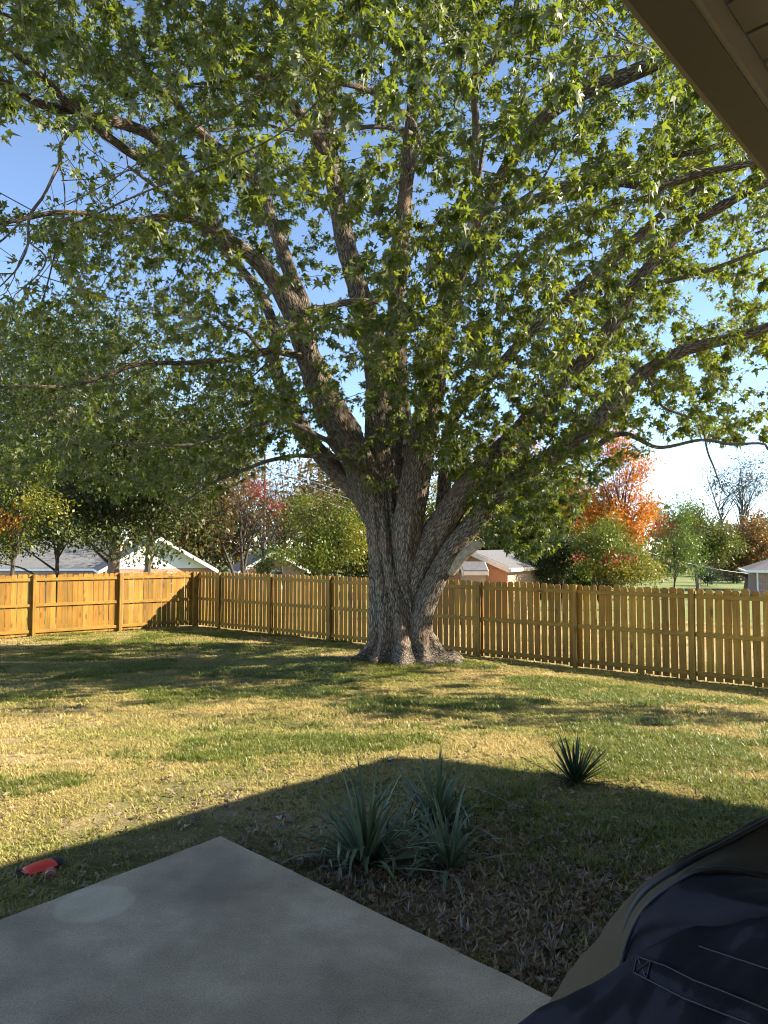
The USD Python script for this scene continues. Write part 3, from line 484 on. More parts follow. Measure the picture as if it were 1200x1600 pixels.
def crown_points(n, seed):
    r = np.random.default_rng(seed); out = []
    while sum(map(len, out)) < n:
        u = norm(r.normal(size=(n, 3))) * (r.uniform(.12, 1, n) ** (1 / 2.6))[:, None]
        P = np.array([.4, 13.9, 8.0]) + u * [11.5, 9.4, 8.6]
        x, y, dep = project(P)
        ok = (dep > 3.5) & (P[:, 2] < 13.8) & (P[:, 2] > .3)
        ok &= y < np.interp(x, LOW[:, 0], LOW[:, 1]) - 25 + 40 * (meshkit.noise(np.stack([x / 60, 0 * x, 0 * x], -1), 5) - .5)
        ok &= P[:, 2] > 5.15 - .0 * P[:, 1] - np.clip(P[:, 1] - 5.5, 0, 20) * .42          # underside of the crown rises towards the house
        ok &= ~((P[:, 0] / np.maximum(P[:, 1], .1) > .62) & ((P[:, 1] < 7.6) | (P[:, 1] < 11) & (meshkit.fbm(P * .9, 2, 18) < .52))) & (P[:, 0] / np.maximum(P[:, 1], .1) < 1.15) & (P[:, 0] / np.maximum(P[:, 1], .1) > -.95)
        ok &= ~((P[:, 1] < 10.5) & (P[:, 0] > 3.2) & (P[:, 0] < P[:, 1] * .6) & (P[:, 2] < 6.0))
        ok &= (meshkit.fbm(P * .62, 2, 8) > .42) & (P[:, 1] < 19.2 + .0 * P[:, 0])
        for (cx, cy, rx, ry), pr in HOLES: ok &= ~((((x - cx) / rx) ** 2 + ((y - cy) / ry) ** 2 < 1) & (r.random(n) < pr))
        out.append(P[ok])
    out = [np.vstack(out)[:n]]
    for cx, cy, Y, rx, ry, m in [(700, 470, 12.4, 70, 60, 170), (620, 480, 13, 50, 60, 90), (780, 520, 12.2, 70, 60, 170), (690, 630, 12.9, 50, 60, 130), (560, 520, 13.2, 40, 50, 50), (820, 700, 12.8, 60, 50, 150), (740, 700, 12.9, 50, 50, 120), (880, 800, 13.3, 40, 40, 80), (640, 380, 12.6, 60, 50, 90), (470, 700, 13.2, 40, 22, 40),
            (780, 838, 13.0, 40, 26, 90), (825, 856, 12.8, 34, 18, 80), (872, 838, 12.8, 36, 24, 100), (912, 785, 12.6, 36, 34, 110), (945, 735, 12.4, 40, 24, 90), (830, 760, 12.6, 60, 50, 160), (890, 690, 12.4, 50, 40, 120), (1000, 660, 12, 50, 26, 80),
            (800, 800, 13.5, 70, 55, 190), (850, 838, 13.2, 45, 34, 110), (760, 760, 13.5, 50, 60, 130), (900, 715, 13, 60, 40, 120), (1080, 640, 12, 60, 40, 90), (1130, 675, 11.5, 60, 26, 60), (650, 560, 12.8, 60, 80, 150), (690, 690, 13.2, 40, 55, 110),
            (590, 765, 13.8, 40, 22, 30), (610, 600, 13, 36, 45, 40), (745, 620, 13, 60, 70, 130), (420, 735, 13, 55, 28, 60), (345, 770, 12.5, 60, 28, 70), (270, 745, 12, 80, 45, 120), (470, 640, 13.4, 30, 40, 40), (860, 640, 12.8, 60, 60, 120)]:
        u = norm(r.normal(size=(m, 3))) * (r.random(m) ** .4)[:, None]; out.append(at(cx, cy, Y) + u * [px2m(rx, Y), .9, px2m(ry, Y)])
    for X, Y, Z, q, m in [(8, 9.2, 5.6, 1.2, 130), (9.6, 8.5, 5.4, 1.0, 110), (9, 10.4, 5.6, 1.3, 120), (11, 9.4, 5.6, 1.2, 110), (7.2, 10.4, 5.0, .9, 80), (8.6, 8.0, 5.2, .6, 50), (6.9, 8.9, 3.5, .8, 60), (8.3, 9.3, 3.7, 1.0, 90), (9.1, 8.3, 3.4, .9, 80), (9.7, 9.4, 4.0, .9, 70), (7.5, 7.9, 3.3, .6, 40), (10.6, 8.8, 3.8, 1.0, 80), (11.6, 9.2, 4.0, 1.0, 80), (8.0, 10.4, 3.6, .8, 60)]:
        u = norm(r.normal(size=(m, 3))) * (r.random(m) ** .4)[:, None]; out.append(np.array([X, Y, Z]) + u * [q, q * .8, q * .5])
    return np.vstack(out)
ATT = crown_points(14500, 5)
pos = [p for a in nodes for p in a]; par = [-1] * len(pos); nlimb = len(pos); lr = np.concatenate(nrad)
act = np.ones(len(ATT), bool); STEP, KILL, REACH = .26, .34, 3.4
pos_a = np.array(pos); best_d = np.full(len(ATT), 1e9); best_i = np.zeros(len(ATT), int); new_from = 0
rg = np.random.default_rng(3)
for it in range(110):
    t = cKDTree(pos_a[new_from:]); d, i = t.query(ATT[act]); ia = np.nonzero(act)[0]
    up = d < best_d[ia]; best_d[ia[up]] = d[up]; best_i[ia[up]] = i[up] + new_from
    act &= best_d > KILL
    ia = np.nonzero(act & (best_d < REACH + it * .05))[0]
    if not len(ia): break
    src = best_i[ia]; dirs = norm(ATT[ia] - pos_a[src]); acc = np.zeros((len(pos_a), 3)); np.add.at(acc, src, dirs)
    grow = np.unique(src); g = norm(acc[grow] + rg.normal(0, .16, (len(grow), 3)) + [0, 0, -.02])
    newp = pos_a[grow] + g * STEP
    new_from = len(pos_a); pos_a = np.vstack([pos_a, newp]); par += list(grow)
    if len(pos_a) > 45000: break
par = np.array(par); N = len(pos_a)
tips = np.zeros(N); kids = np.zeros(N, int)
np.add.at(kids, par[par >= 0], 1); tips[kids == 0] = 1
for i in range(N - 1, nlimb - 1, -1): tips[par[i]] += tips[i]
rad = np.minimum(.0036 * np.maximum(tips, 1) ** .47, .055)
# chains of nodes -> thin tubes
main_kid = np.full(N, -1)
for i in range(nlimb, N):
    p = par[i]
    if main_kid[p] < 0 or tips[i] > tips[main_kid[p]]: main_kid[p] = i
parts = []
for i in range(nlimb, N):
    p = par[i]
    if p >= nlimb and main_kid[p] == i: continue
    chain = [p, i]
    while main_kid[chain[-1]] >= 0: chain.append(main_kid[chain[-1]])
    q = pos_a[chain]; r = rad[chain]; r = np.r_[min(r[1] * 1.15, lr[p] if p < nlimb else r[0]), r[1:]]
    if len(q) > 2: q = q.copy(); q[1:-1] = .5 * q[1:-1] + .25 * (q[:-2] + q[2:])
    parts.append(tube(q - TREE, r, 6 if r[0] > .03 else 4 if r[0] > .012 else 3, False))
obj('branches', joined(parts), L['twig'], maple, smooth=True, kind='stuff')

def leaf_shape(detail):
    if detail: out = [(0, 0), (.30, -.02), (.16, .13), (.40, .16), (.66, .36), (.40, .34), (.17, .36), (.30, .62), (.12, .66), (0, 1.1), (-.12, .66), (-.30, .62), (-.17, .36), (-.40, .34), (-.66, .36), (-.40, .16), (-.16, .13), (-.30, -.02)]
    else:
        o = np.array([(0, 0), (.62, .36), (.17, .45), (0, 1.12), (-.17, .45), (-.62, .36)]); z = -.2 * np.abs(o[:, 0]) - .2 * np.clip(o[:, 1] - .3, 0, 1) ** 2
        return np.c_[o, z], np.array([[0, 1, 2], [0, 2, 3], [0, 3, 4], [0, 4, 5]])
    o = np.array(out); c = [[0, .36]]; v2 = np.vstack([c, o]); n = len(o)
    z = -.16 * np.abs(v2[:, 0]) * 1.2 - .22 * np.clip(v2[:, 1] - .3, 0, 1) ** 2 * 1.2
    v = np.c_[v2, z]; f = np.stack([np.zeros(n, int), 1 + np.arange(n), 1 + (np.arange(n) + 1) % n], 1)
    return v, f
def scatter_leaves(P, out_dir, size, shape, r, droop=.75, flat=.8):
    """many leaves as one mesh: positions, outward directions, sizes"""
    n = len(P); v0, f0 = shape
    tipd = norm(out_dir * .9 + r.normal(0, .55, (n, 3)) + [0, 0, -droop]); up = norm(np.array([0, 0, flat]) + r.normal(0, .55, (n, 3)))
    side = norm(np.cross(tipd, up)); up = np.cross(side, tipd)
    sc = (size * r.uniform(.5, 1.35, n))[:, None, None]
    bend = r.uniform(.3, 2.2, n)[:, None, None]
    V = P[:, None] + sc * (v0[None, :, :1] * r.uniform(.45, 1.05, n)[:, None, None] * side[:, None] + v0[None, :, 1:2] * tipd[:, None] + v0[None, :, 2:3] * bend * up[:, None])
    Fc = f0[None] + (np.arange(n) * len(v0))[:, None, None]
    return V, Fc
r = np.random.default_rng(12)
isn = np.arange(N) >= nlimb; thin = isn & (rad < .017)
ids = np.nonzero(thin)[0]; wgt = np.where(kids[ids] == 0, 2.2, 1.0); NL = 455000
pick = r.choice(ids, NL, p=wgt / wgt.sum()); base = pos_a[pick]; inc = norm(base - pos_a[par[pick]])
outd = norm(inc + norm(r.normal(size=(NL, 3))) * .9); LP = base + outd * r.uniform(.02, .17, NL)[:, None]
x, y, dep = project(LP); seen = (x > -60) & (x < 1260) & (y > -60) & (y < 900) & (dep > 0)
low_ok = y < np.interp(x, LOW[:, 0], LOW[:, 1]) + 12
okl = (np.linalg.norm(LP - [0, 0, CAMZ], axis=1) > 4.3) & low_ok
for (cx, cy, rx, ry), pr in HOLES: okl &= ~((((x - cx) / rx) ** 2 + ((y - cy) / ry) ** 2 < 1) & (r.random(NL) < pr * .8))
keep_p = np.where(seen, 1.0, np.where((x > 1260) & (LP[:, 2] > 4.6), .16, .95)) * np.where((LP[:, 0] > 6.5) & (LP[:, 2] > 6.5), .6, 1.0); thin_left = np.clip((430 - x) / 200, 0, 1) * np.clip((y - 330) / 80, 0, 1) * .5 * (y < 780)
okl &= r.random(NL) < keep_p * (1 - thin_left)
LP, outd, dep, x, y = LP[okl], outd[okl], dep[okl], x[okl], y[okl]
insee = (x > 10) & (x < 1190) & (y > 10) & (y < 850); order = np.argsort(np.where(insee, dep, 1e9)); big = order[:300]; rest = np.ones(len(LP), bool); rest[big] = False
close = rest & (dep < 6.6); farl = rest & ~close
LSZ = .097
va, fa = scatter_leaves(LP[close], outd[close], LSZ, leaf_shape(True), r); vb, fb = scatter_leaves(LP[farl], outd[farl], LSZ * 1.08, leaf_shape(False), r)
obj('foliage', joined([(va.reshape(-1, 3) - TREE, fa.reshape(-1, 3)), (vb.reshape(-1, 3) - TREE, fb.reshape(-1, 3))]), L['maple'], maple, kind='stuff')
vc, fc = scatter_leaves(LP[big], outd[big], LSZ, leaf_shape(True), r)
for k in range(len(big)): obj('leaf', (vc[k] - TREE, fc[0]), L['maple'], maple)
print('maple nodes', N, 'leaves', len(LP), 'close', close.sum())

# ------------------------------------------------------------------ trees, houses and wires beyond the fence
LEAF2 = (np.array([(0, 0, 0), (.34, .45, -.06), (0, 1, -.1), (-.34, .45, -.06)], float), np.array([[0, 1, 2], [0, 2, 3]]))
def bg_tree(name, label, cat, base, Y, blobs, matl, nleaf, lsize, tr, group=None, extra=(), nbranch=26, seed=1, stems=1, bare=.0, spread=.5, bark='dark_twig', clump=26):
    """base: (photo column, trunk's top row) of the trunk at distance Y; blobs: (column, row, rx, ry, dY) ellipsoids of the crown in photo pixels"""
    nleaf = int(nleaf * 1.25); r = np.random.default_rng(seed); B = at(base[0], base[1], Y); g = g1(B[0], B[1]); root = np.array([B[0], B[1], g - .1])
    t = thing(name, label, cat, root, group=group)
    lumps = []
    for b in blobs:
        lumps.append((b[0], b[1], b[2] * .72, b[3] * .72, b[4]))
        for _ in range(7):
            a = r.uniform(0, 2 * np.pi); q = r.uniform(.5, .95); k = r.uniform(.25, .5)
            lumps.append((b[0] + np.cos(a) * q * b[2], b[1] + np.sin(a) * q * b[3], b[2] * k, b[3] * k * r.uniform(.6, 1.1), b[4] + r.normal(0, .5) * px2m(b[2], Y)))
    blobs = lumps
    C = []; vol = np.array([b[2] * b[2] * b[3] for b in blobs], float); nc = max(6, nleaf // clump)
    for b, n in zip(blobs, np.maximum(1, (nc * vol / vol.sum()).astype(int))):
        c = at(b[0], b[1], Y + b[4]); R = np.array([px2m(b[2], Y), px2m(b[2], Y) * .85, px2m(b[3], Y)])
        C.append(c + norm(r.normal(size=(n, 3))) * (r.uniform(.15, 1.08, n) ** (1 / 2.2))[:, None] * R)
    C = np.vstack(C); C = C[C[:, 2] > g + .25]
    top = C[np.argsort(C[:, 2])[int(len(C) * .75)]][2]; parts = []
    heads = []
    for k in range(stems):
        e = np.array([B[0] + r.normal(0, .12) * (top - g) * (stems > 1), B[1] + r.normal(0, .1) * (stems > 1), g + (top - g) * r.uniform(.75, 1)])
        m = root * .45 + e * .55 + r.normal(0, .035, 3) * (top - g)
        q = smooth_path(np.array([[*root, tr * 1.25], [*(root * .82 + m * .18), tr], [*m, tr * .62], [*e, tr * .18]]), .3 if tr > .1 else .2)
        parts.append(tube(q[:, :3] - root, q[:, 3], 10, True)); heads.append(q)
    obj('trunk', joined(parts), L['bark_far'] if tr > .15 else L[bark], t, smooth=True)
    bp = []
    for c in C[r.choice(len(C), min(nbranch, len(C)), replace=False)]:
        q = heads[int(r.integers(len(heads)))]; below = np.nonzero(q[:, 2] < c[2] - .12 * np.linalg.norm(c[:2] - q[0, :2]))[0]
        i = below[int(len(below) * r.uniform(.55, 1) - 1e-6)] if len(below) > 2 else min(3, len(q) - 1)
        s = q[i, :3]; d = c - s; m1 = s + d * .4 + [0, 0, .10 * np.linalg.norm(d)] + r.normal(0, .06, 3) * np.linalg.norm(d)
        r0 = min(q[i, 3] * .6, .02 + .012 * np.linalg.norm(d)); w = smooth_path(np.array([[*s, r0], [*m1, r0 * .6], [*c, r0 * .2]]), .35)
        bp.append(tube(w[:, :3] - root, w[:, 3], 4, False))
        for _ in range(3):
            j = int(r.integers(len(w) // 2, len(w))); e = w[j, :3] + norm(r.normal(size=3) + norm(d)) * r.uniform(.3, .8) * np.linalg.norm(d) * .45
            bp.append(tube(np.stack([w[j, :3], (w[j, :3] + e) / 2 + r.normal(0, .05, 3), e]) - root, np.array([.6, .45, .2]) * w[j, 3] + .004, 3, False))
    obj('branches', joined(bp), L[bark], t, kind='stuff', smooth=True)
    for mt, share in ([(matl, 1.0)] + list(extra)):
        if isinstance(share, tuple):                       # a patch: own blob
            n, b = share; c = at(b[0], b[1], Y + b[4]); R = np.array([px2m(b[2], Y)] * 2 + [px2m(b[3], Y)])
            cc = c + norm(r.normal(size=(max(4, n // clump), 3))) * (r.uniform(.1, 1, max(4, n // clump)) ** .4)[:, None] * R
        else: n = int(nleaf * share); cc = C
        if n < 1: continue
        P = cc[r.integers(len(cc), size=n)] + r.normal(0, lsize * 2.1 * spread / .5, (n, 3)) * [1, 1, .7]
        P[:, 2] = np.maximum(P[:, 2], g + .1)
        V, Fc = scatter_leaves(P, norm(r.normal(size=(n, 3)) + norm(P - C.mean(0)) * .6), lsize, LEAF2, r, .35)
        obj('foliage', (V.reshape(-1, 3) - root, Fc.reshape(-1, 3)), L[mt], t, kind='stuff')
    return t
# left side
bg_tree('shade_tree', 'tall olive tree with the thicker dark trunk behind the left fence', 'tree', (176, 800), 31, [(110, 640, 150, 120, 0), (30, 560, 110, 90, 3), (130, 520, 100, 75, 0), (190, 720, 120, 90, -1), (90, 790, 130, 60, 1), (120, 835, 110, 26, -2), (205, 852, 34, 22, -3)], 'olive', 21000, .17, .28, 'trees behind the left fence', seed=2, nbranch=60, extra=[('deep_green', .45)])
bg_tree('shade_tree', 'tall grey green tree with a leaning pale trunk in front of the white gable', 'tree', (232, 780), 33, [(290, 640, 140, 110, 0), (240, 720, 110, 80, 0), (360, 690, 90, 60, 0), (190, 560, 90, 70, 2), (260, 800, 110, 40, -1), (300, 760, 90, 50, -2), (222, 858, 34, 18, -3), (275, 852, 26, 16, -4)], 'olive', 18000, .17, .22, 'trees behind the left fence', seed=3, nbranch=60, extra=[('deep_green', .35)])
bg_tree('shade_tree', 'dark evergreen tree low behind the fence near the left edge', 'tree', (95, 860), 34, [(95, 800, 120, 60, 0), (20, 830, 60, 50, 1), (160, 840, 50, 26, 0)], 'deep_green', 9000, .15, .14, 'trees behind the left fence', seed=4)
bg_tree('shade_tree', 'yellow green tree with orange tips at the left edge', 'tree', (12, 860), 26.5, [(20, 760, 70, 75, 0), (65, 800, 40, 35, -.5), (-30, 820, 70, 60, 0), (10, 845, 50, 30, 0)], 'yellow_green', 5200, .12, .1, seed=5, extra=[('orange', (260, (8, 812, 22, 18, -.8))), ('golden', (420, (70, 790, 30, 22, -1))), ('deep_green', .4)])
bg_tree('ornamental_tree', 'half bare dark stemmed tree with scarlet leaves', 'tree', (385, 860), 31, [(395, 780, 48, 36, 0), (345, 800, 40, 35, 0), (430, 800, 35, 32, 0)], 'russet', 420, .11, .1, seed=6, stems=5, nbranch=110, extra=[('red', (230, (402, 765, 20, 14, -.5))), ('red', (110, (436, 790, 12, 12, -.5))), ('russet', .5)], clump=9)
bg_tree('autumn_tree', 'thin brown autumn tree rising behind the scarlet one', 'tree', (450, 850), 47, [(440, 755, 70, 50, 0), (520, 745, 60, 50, 2), (360, 740, 50, 45, 2), (480, 800, 60, 40, 0)], 'russet', 5200, .15, .13, seed=7, nbranch=90, spread=.9)
bg_tree('large_shrub', 'big yellow green shrub left of the maple trunk', 'shrub', (512, 880), 27.5, [(520, 820, 55, 55, 0), (480, 800, 38, 38, 0), (552, 850, 30, 40, 0), (500, 870, 60, 28, -.5), (545, 780, 25, 22, 0)], 'yellow_green', 6200, .11, .07, seed=8, stems=4, extra=[('fresh_green', .35), ('golden', (900, (556, 850, 22, 38, -.7)))])
bg_tree('large_shrub', 'low leafy green shrub beside the brick house window', 'shrub', (418, 886), 28, [(416, 872, 17, 22, 0), (405, 884, 16, 12, 0)], 'fresh_green', 900, .10, .04, seed=9, stems=3)
for k, (lab, cx, cy, rx, ry, Yd, mt, ex) in enumerate([('broad olive tree far behind the grey roofed house', 60, 700, 130, 130, 62, 'olive', 'russet'), ('pale brown tree far behind the white gable', 290, 740, 110, 95, 66, 'russet', 'olive'), ('brownish tree far behind the big yellow green shrub', 560, 770, 80, 75, 68, 'olive', 'russet'),
        ('far golden brown tree to the right of the shed roof', 790, 790, 80, 75, 66, 'golden', 'russet'), ('far green tree directly behind the dark shrub', 885, 800, 60, 70, 60, 'yellow_green', 'olive')]):
    bg_tree('autumn_tree', lab, 'tree', (cx, 860), Yd, [(cx, cy, rx, ry, 0), (cx - rx * .7, cy + 50, rx * .7, 60, 1), (cx + rx * .7, cy + 55, rx * .7, 55, -1), (cx, cy + 80, rx, 55, 0)], mt, 8500, .5, .2, 'far trees behind the neighbouring houses', seed=50 + k, nbranch=50, extra=[(ex, .5)])
# behind and right of the maple
bg_tree('autumn_tree', 'golden tree showing between the maple stems', 'tree', (688, 880), 34, [(690, 800, 48, 62, 0), (660, 850, 40, 40, 0), (720, 850, 34, 40, 0)], 'golden', 5200, .13, .1, seed=10, extra=[('yellow_green', .6)])
bg_tree('autumn_tree', 'scarlet tree top glimpsed behind the maple stems', 'tree', (700, 860), 46, [(695, 715, 42, 32, 0), (790, 690, 40, 30, 0), (740, 740, 50, 35, 0)], 'red', 3200, .16, .12, seed=11, extra=[('orange', .5)])
bg_tree('autumn_tree', 'blazing orange maple on the right', 'tree', (965, 870), 45, [(968, 752, 52, 70, 0), (1000, 810, 44, 50, 0), (950, 700, 30, 30, 0), (945, 820, 50, 60, 0), (905, 800, 40, 60, 0)], 'orange', 14000, .17, .17, seed=12, nbranch=50, clump=70, extra=[('red', (420, (1032, 822, 14, 22, -1))), ('golden', (1600, (935, 840, 40, 40, -1)))])
bg_tree('large_shrub', 'yellow and green shrub with red sprays in front of the orange maple', 'shrub', (945, 890), 30, [(930, 855, 42, 40, 0), (965, 870, 40, 30, -.5), (985, 895, 42, 18, -1), (955, 830, 28, 26, 0)], 'yellow_green', 6500, .11, .07, seed=13, stems=4, extra=[('fresh_green', .3), ('golden', (2600, (992, 890, 50, 20, -1.4))), ('red', (260, (968, 872, 30, 14, -1.6))), ('red', (60, (904, 871, 6, 5, -1.6)))])
bg_tree('large_shrub', 'dark green shrub beside the shed', 'shrub', (872, 890), 31.5, [(872, 874, 40, 34, 0), (850, 890, 25, 20, 0), (885, 855, 26, 24, 0)], 'deep_green', 5200, .11, .08, seed=14, stems=3, extra=[('grey_leaf', .3), ('fresh_green', .3)])
bg_tree('young_tree', 'fresh green young tree with a slim dark stem', 'tree', (1050, 880), 41, [(1055, 840, 38, 46, 0), (1040, 880, 30, 28, 0), (1080, 870, 32, 36, 0), (1062, 800, 22, 26, 0)], 'fresh_green', 4800, .12, .06, seed=15, nbranch=40, extra=[('yellow_green', .25), ('golden', (160, (1036, 862, 14, 16, -1)))])
bg_tree('autumn_tree', 'olive gold tree behind the young green one', 'tree', (1092, 880), 58, [(1092, 835, 40, 45, 0), (1120, 850, 30, 40, 0), (1055, 830, 34, 34, 2), (1085, 805, 26, 22, 0)], 'olive', 6800, .2, .17, seed=16, extra=[('yellow_green', .5)])
bg_tree('autumn_tree', 'round russet tree on the far lawn with a short clear trunk', 'tree', (1166, 880), 76, [(1165, 845, 56, 42, 0), (1195, 865, 40, 34, 0), (1130, 862, 30, 32, 0), (1180, 825, 34, 24, 0), (1162, 884, 44, 14, 0)], 'russet', 11000, .24, .32, seed=17, nbranch=50, extra=[('orange', .25), ('olive', .5)])
bg_tree('bare_tree', 'tall nearly bare tree against the sky at the right', 'tree', (1152, 790), 92, [(1135, 745, 36, 24, 0), (1175, 735, 36, 30, 0), (1195, 760, 34, 24, 0), (1125, 765, 24, 16, 0)], 'grey_leaf', 1500, .30, .22, seed=18, stems=3, nbranch=80, clump=8, spread=.6, bark='dark_twig')
for k, (cx, cy, rx, ry, Yd, lab) in enumerate([(1105, 898, 26, 10, 84, 'dark clipped hedge under the far trees'), (1145, 902, 16, 9, 90, 'small dark bush beside the russet tree trunk')]):
    bg_tree('hedge', lab, 'shrub', (cx, cy), Yd, [(cx, cy, rx, ry, 0)], 'deep_green', 1500, .2, .06, seed=30 + k)
# the far woods close the view all round the front
r = np.random.default_rng(44); nW = 30000
th = r.uniform(-.95, .95, nW); Rr = r.uniform(120, 190, nW); Xw, Yw = np.sin(th) * Rr, np.cos(th) * Rr
hw = 7.5 + 4.5 * (meshkit.noise(np.stack([th * 60, 0 * th, 0 * th], -1), 2) - .3) + 5 * (meshkit.noise(np.stack([th * 16, 0 * th, 0 * th], -1), 3) - .4)
Pw = np.stack([Xw, Yw, -3 + np.maximum(hw, 3) * r.uniform(0, 1, nW) ** .8 * (1 + .5 * (th < .1))], -1)
V, Fc = scatter_leaves(Pw, norm(r.normal(size=(nW, 3))), 1.5, LEAF2, r, .2)
obj('distant_woods', (V.reshape(-1, 3), Fc.reshape(-1, 3)), L['far_woods'], kind='stuff', label='hazy band of distant autumn woods along the horizon', cat='woods')

def gable_house(name, label, origin, u, length, depth, wall_h, rise, walls, roof, over=.35, windows=(), gable=None, trim='white', floor=None):
    """a house whose ridge runs along u (length), gable ends at both; origin = ground corner, local x along u, y to the left of u"""
    z0 = floor if floor is not None else g1(origin[0], origin[1]) - .3
    M = frame(u); t = thing(name, label, 'house', (origin[0], origin[1], z0)); T = lambda m: xf(m, M)
    obj('wall', T(box(0, length, 0, depth, 0, wall_h)), L[walls], t)
    h = depth / 2
    for xx in (0.002, length - .002):
        v = np.array([[xx, 0, wall_h], [xx, depth, wall_h], [xx, h, wall_h + rise]]); v = np.vstack([v, v + [.02 if xx < 1 else -.02, 0, 0]])
        obj('gable', T((v, np.array([[0, 1, 2], [3, 5, 4], [0, 3, 4], [0, 4, 1], [1, 4, 5], [1, 5, 2], [2, 5, 3], [2, 3, 0]]))), L[gable or walls], t)
    sl = rise / h
    for sgn in (0, 1):
        y0, y1 = (-over, h) if sgn == 0 else (depth + over, h)
        za, zb = wall_h - over * sl, wall_h + rise
        v = np.array([[x, y, z + dz] for x in (-over, length + over) for (y, z) in ((y0, za), (y1, zb)) for dz in (.03, .13)])
        f = quads([[0, 2, 3, 1], [4, 5, 7, 6], [0, 4, 6, 2], [1, 3, 7, 5], [0, 1, 5, 4], [2, 6, 7, 3]])
        obj('roof_slope', T((v, f)), L[roof], t)
        yy = y0 + (-.03 if sgn == 0 else .03); obj('gutter', T(box(-over, length + over, min(y0, yy) - .04, max(y0, yy) + .0 - .003, za - .06, za + .08)), L[trim], t)
        for xx in (-over - .035, length + over + .003):
            v = np.array([[xx + dx, y, z + dz] for dx in (0, .032) for (y, z) in ((y0, za), (y1, zb)) for dz in (-.10, .11)])
            obj('rake_board', T((v, f)), L[trim], t)
    for (face, a, z, w, hh) in windows:
        b = {'front': (a, a + w, -.04, -.004), 'left': (-.04, -.004, a, a + w)}[face]
        fr = obj('window', T(box(b[0], b[1], b[2], b[3], z, z + hh)), L['white'], t)
        e = .07; g = (a + e, a + w - e, -.055, -.042) if face == 'front' else (-.055, -.042, a + e, a + w - e)
        for q in range(2): obj('pane', T(box(*g, z + e + q * (hh - e) / 2, z + (q + 1) * (hh - e) / 2)), L['glass'], fr)
    return t
# white gabled house at the left with its long grey roof, gable end facing the yard
p = at(186, 886, 44); gable_house('white_house', 'long ranch house with grey roof and bright white gable behind the left fence', (p[0] + 5.8, 43.4), (-.42, .91), 8, 6.0, 2.45, 1.75, 'brick', 'shingle', gable='white', floor=-2.15, windows=[('left', 1.6, .9, 1.1, 1.3)])
p = at(10, 886, 46.5); gable_house('grey_roofed_house', 'low house with grey shingle roof and white gutter at far left behind the fence', (p[0] - 6, 46.5), (1, 0), 12.1, 7.5, 2.42, 2.0, 'brick', 'shingle', floor=-2.15)
p = at(399, 890, 50); gable_house('brick_house', 'small pink brick house with a white framed window behind the bare tree', (p[0] + 3.4, 50.0), (-.3, .954), 7, 4.2, 2.5, 1.2, 'brick', 'shingle', floor=-2.5, windows=[('left', 1.5, 1.15, .85, 1.3)])
p = at(1166, 893, 62); hh = thing('far_house', 'brick house corner with dark hip roof and white gutter at the right edge', 'house', (p[0], 62.0, -3.05)); M = frame((1, -.42)); ez = p[2] + 3.05
obj('wall', xf(box(.75, 12, .75, 8.2, 0, ez), M), L['brick'], hh); c4 = [(0, 0), (12.7, 0), (12.7, 9), (0, 9)]
obj('roof', xf((np.array([(x, y, ez + .06) for x, y in c4] + [(4.2, 4.5, ez + 1.75), (8.5, 4.5, ez + 1.75)]), np.array([[0, 1, 5], [0, 5, 4], [1, 2, 5], [2, 3, 4], [2, 4, 5], [3, 0, 4], [0, 2, 1], [0, 3, 2]])), M), L['shingle_dark'], hh)
obj('gutter', xf(box(-.1, 12.8, -.12, -.003, ez - .08, ez + .09), M), L['white'], hh); obj('gutter', xf(box(-.12, -.003, -.003, 9, ez - .08, ez + .09), M), L['white'], hh)
obj('downspout', xf(box(.85, .97, .62, .745, 0, ez - .02), M), L['white'], hh); obj('soffit', xf(box(0, 12.7, 0, 9, ez + .0, ez + .03), M), L['white'], hh)
# shed right of the trunk
c0 = at(793, 891, 28.5); su = np.array([.5, .866]); sg0 = c0[2] - 2.15
shed = gable_house('garden_shed', 'brown wooden garden shed with grey roof just right of the maple trunk', (c0[0], c0[1]), su, 4.0, 3.0, 2.2, .62, 'shed_light', 'shingle_dark', over=.14, gable='shed_wall', trim='cream', floor=sg0)
M = frame(su); obj('side_wall', xf(box(-.02, -.003, -.01, 3.01, 0, 2.2), M), L['shed_wall'], shed, label='red brown gable end wall')
p = at(727, 897, 27.3); gable_house('lean_to', 'small pale lean to with cream boards between the maple trunk and the shed', (p[0], p[1]), (1, .05), .78, 1.2, 2.0, .28, 'shed_light', 'shingle_dark', over=.08, trim='cream', floor=sg0 + .1)
# dark fence on the far lawn
p0, p1 = at(1100, 893, 96), at(1190, 893, 96); ff = thing('far_fence', 'dark board fence across the far lawn', 'fence', (p0[0], p0[1], g1(p0[0], p0[1])))
for k in range(14): obj('board', box(k * .6, k * .6 + .58, 0, .03, 0, 1.75), L['fence_dark'], ff)
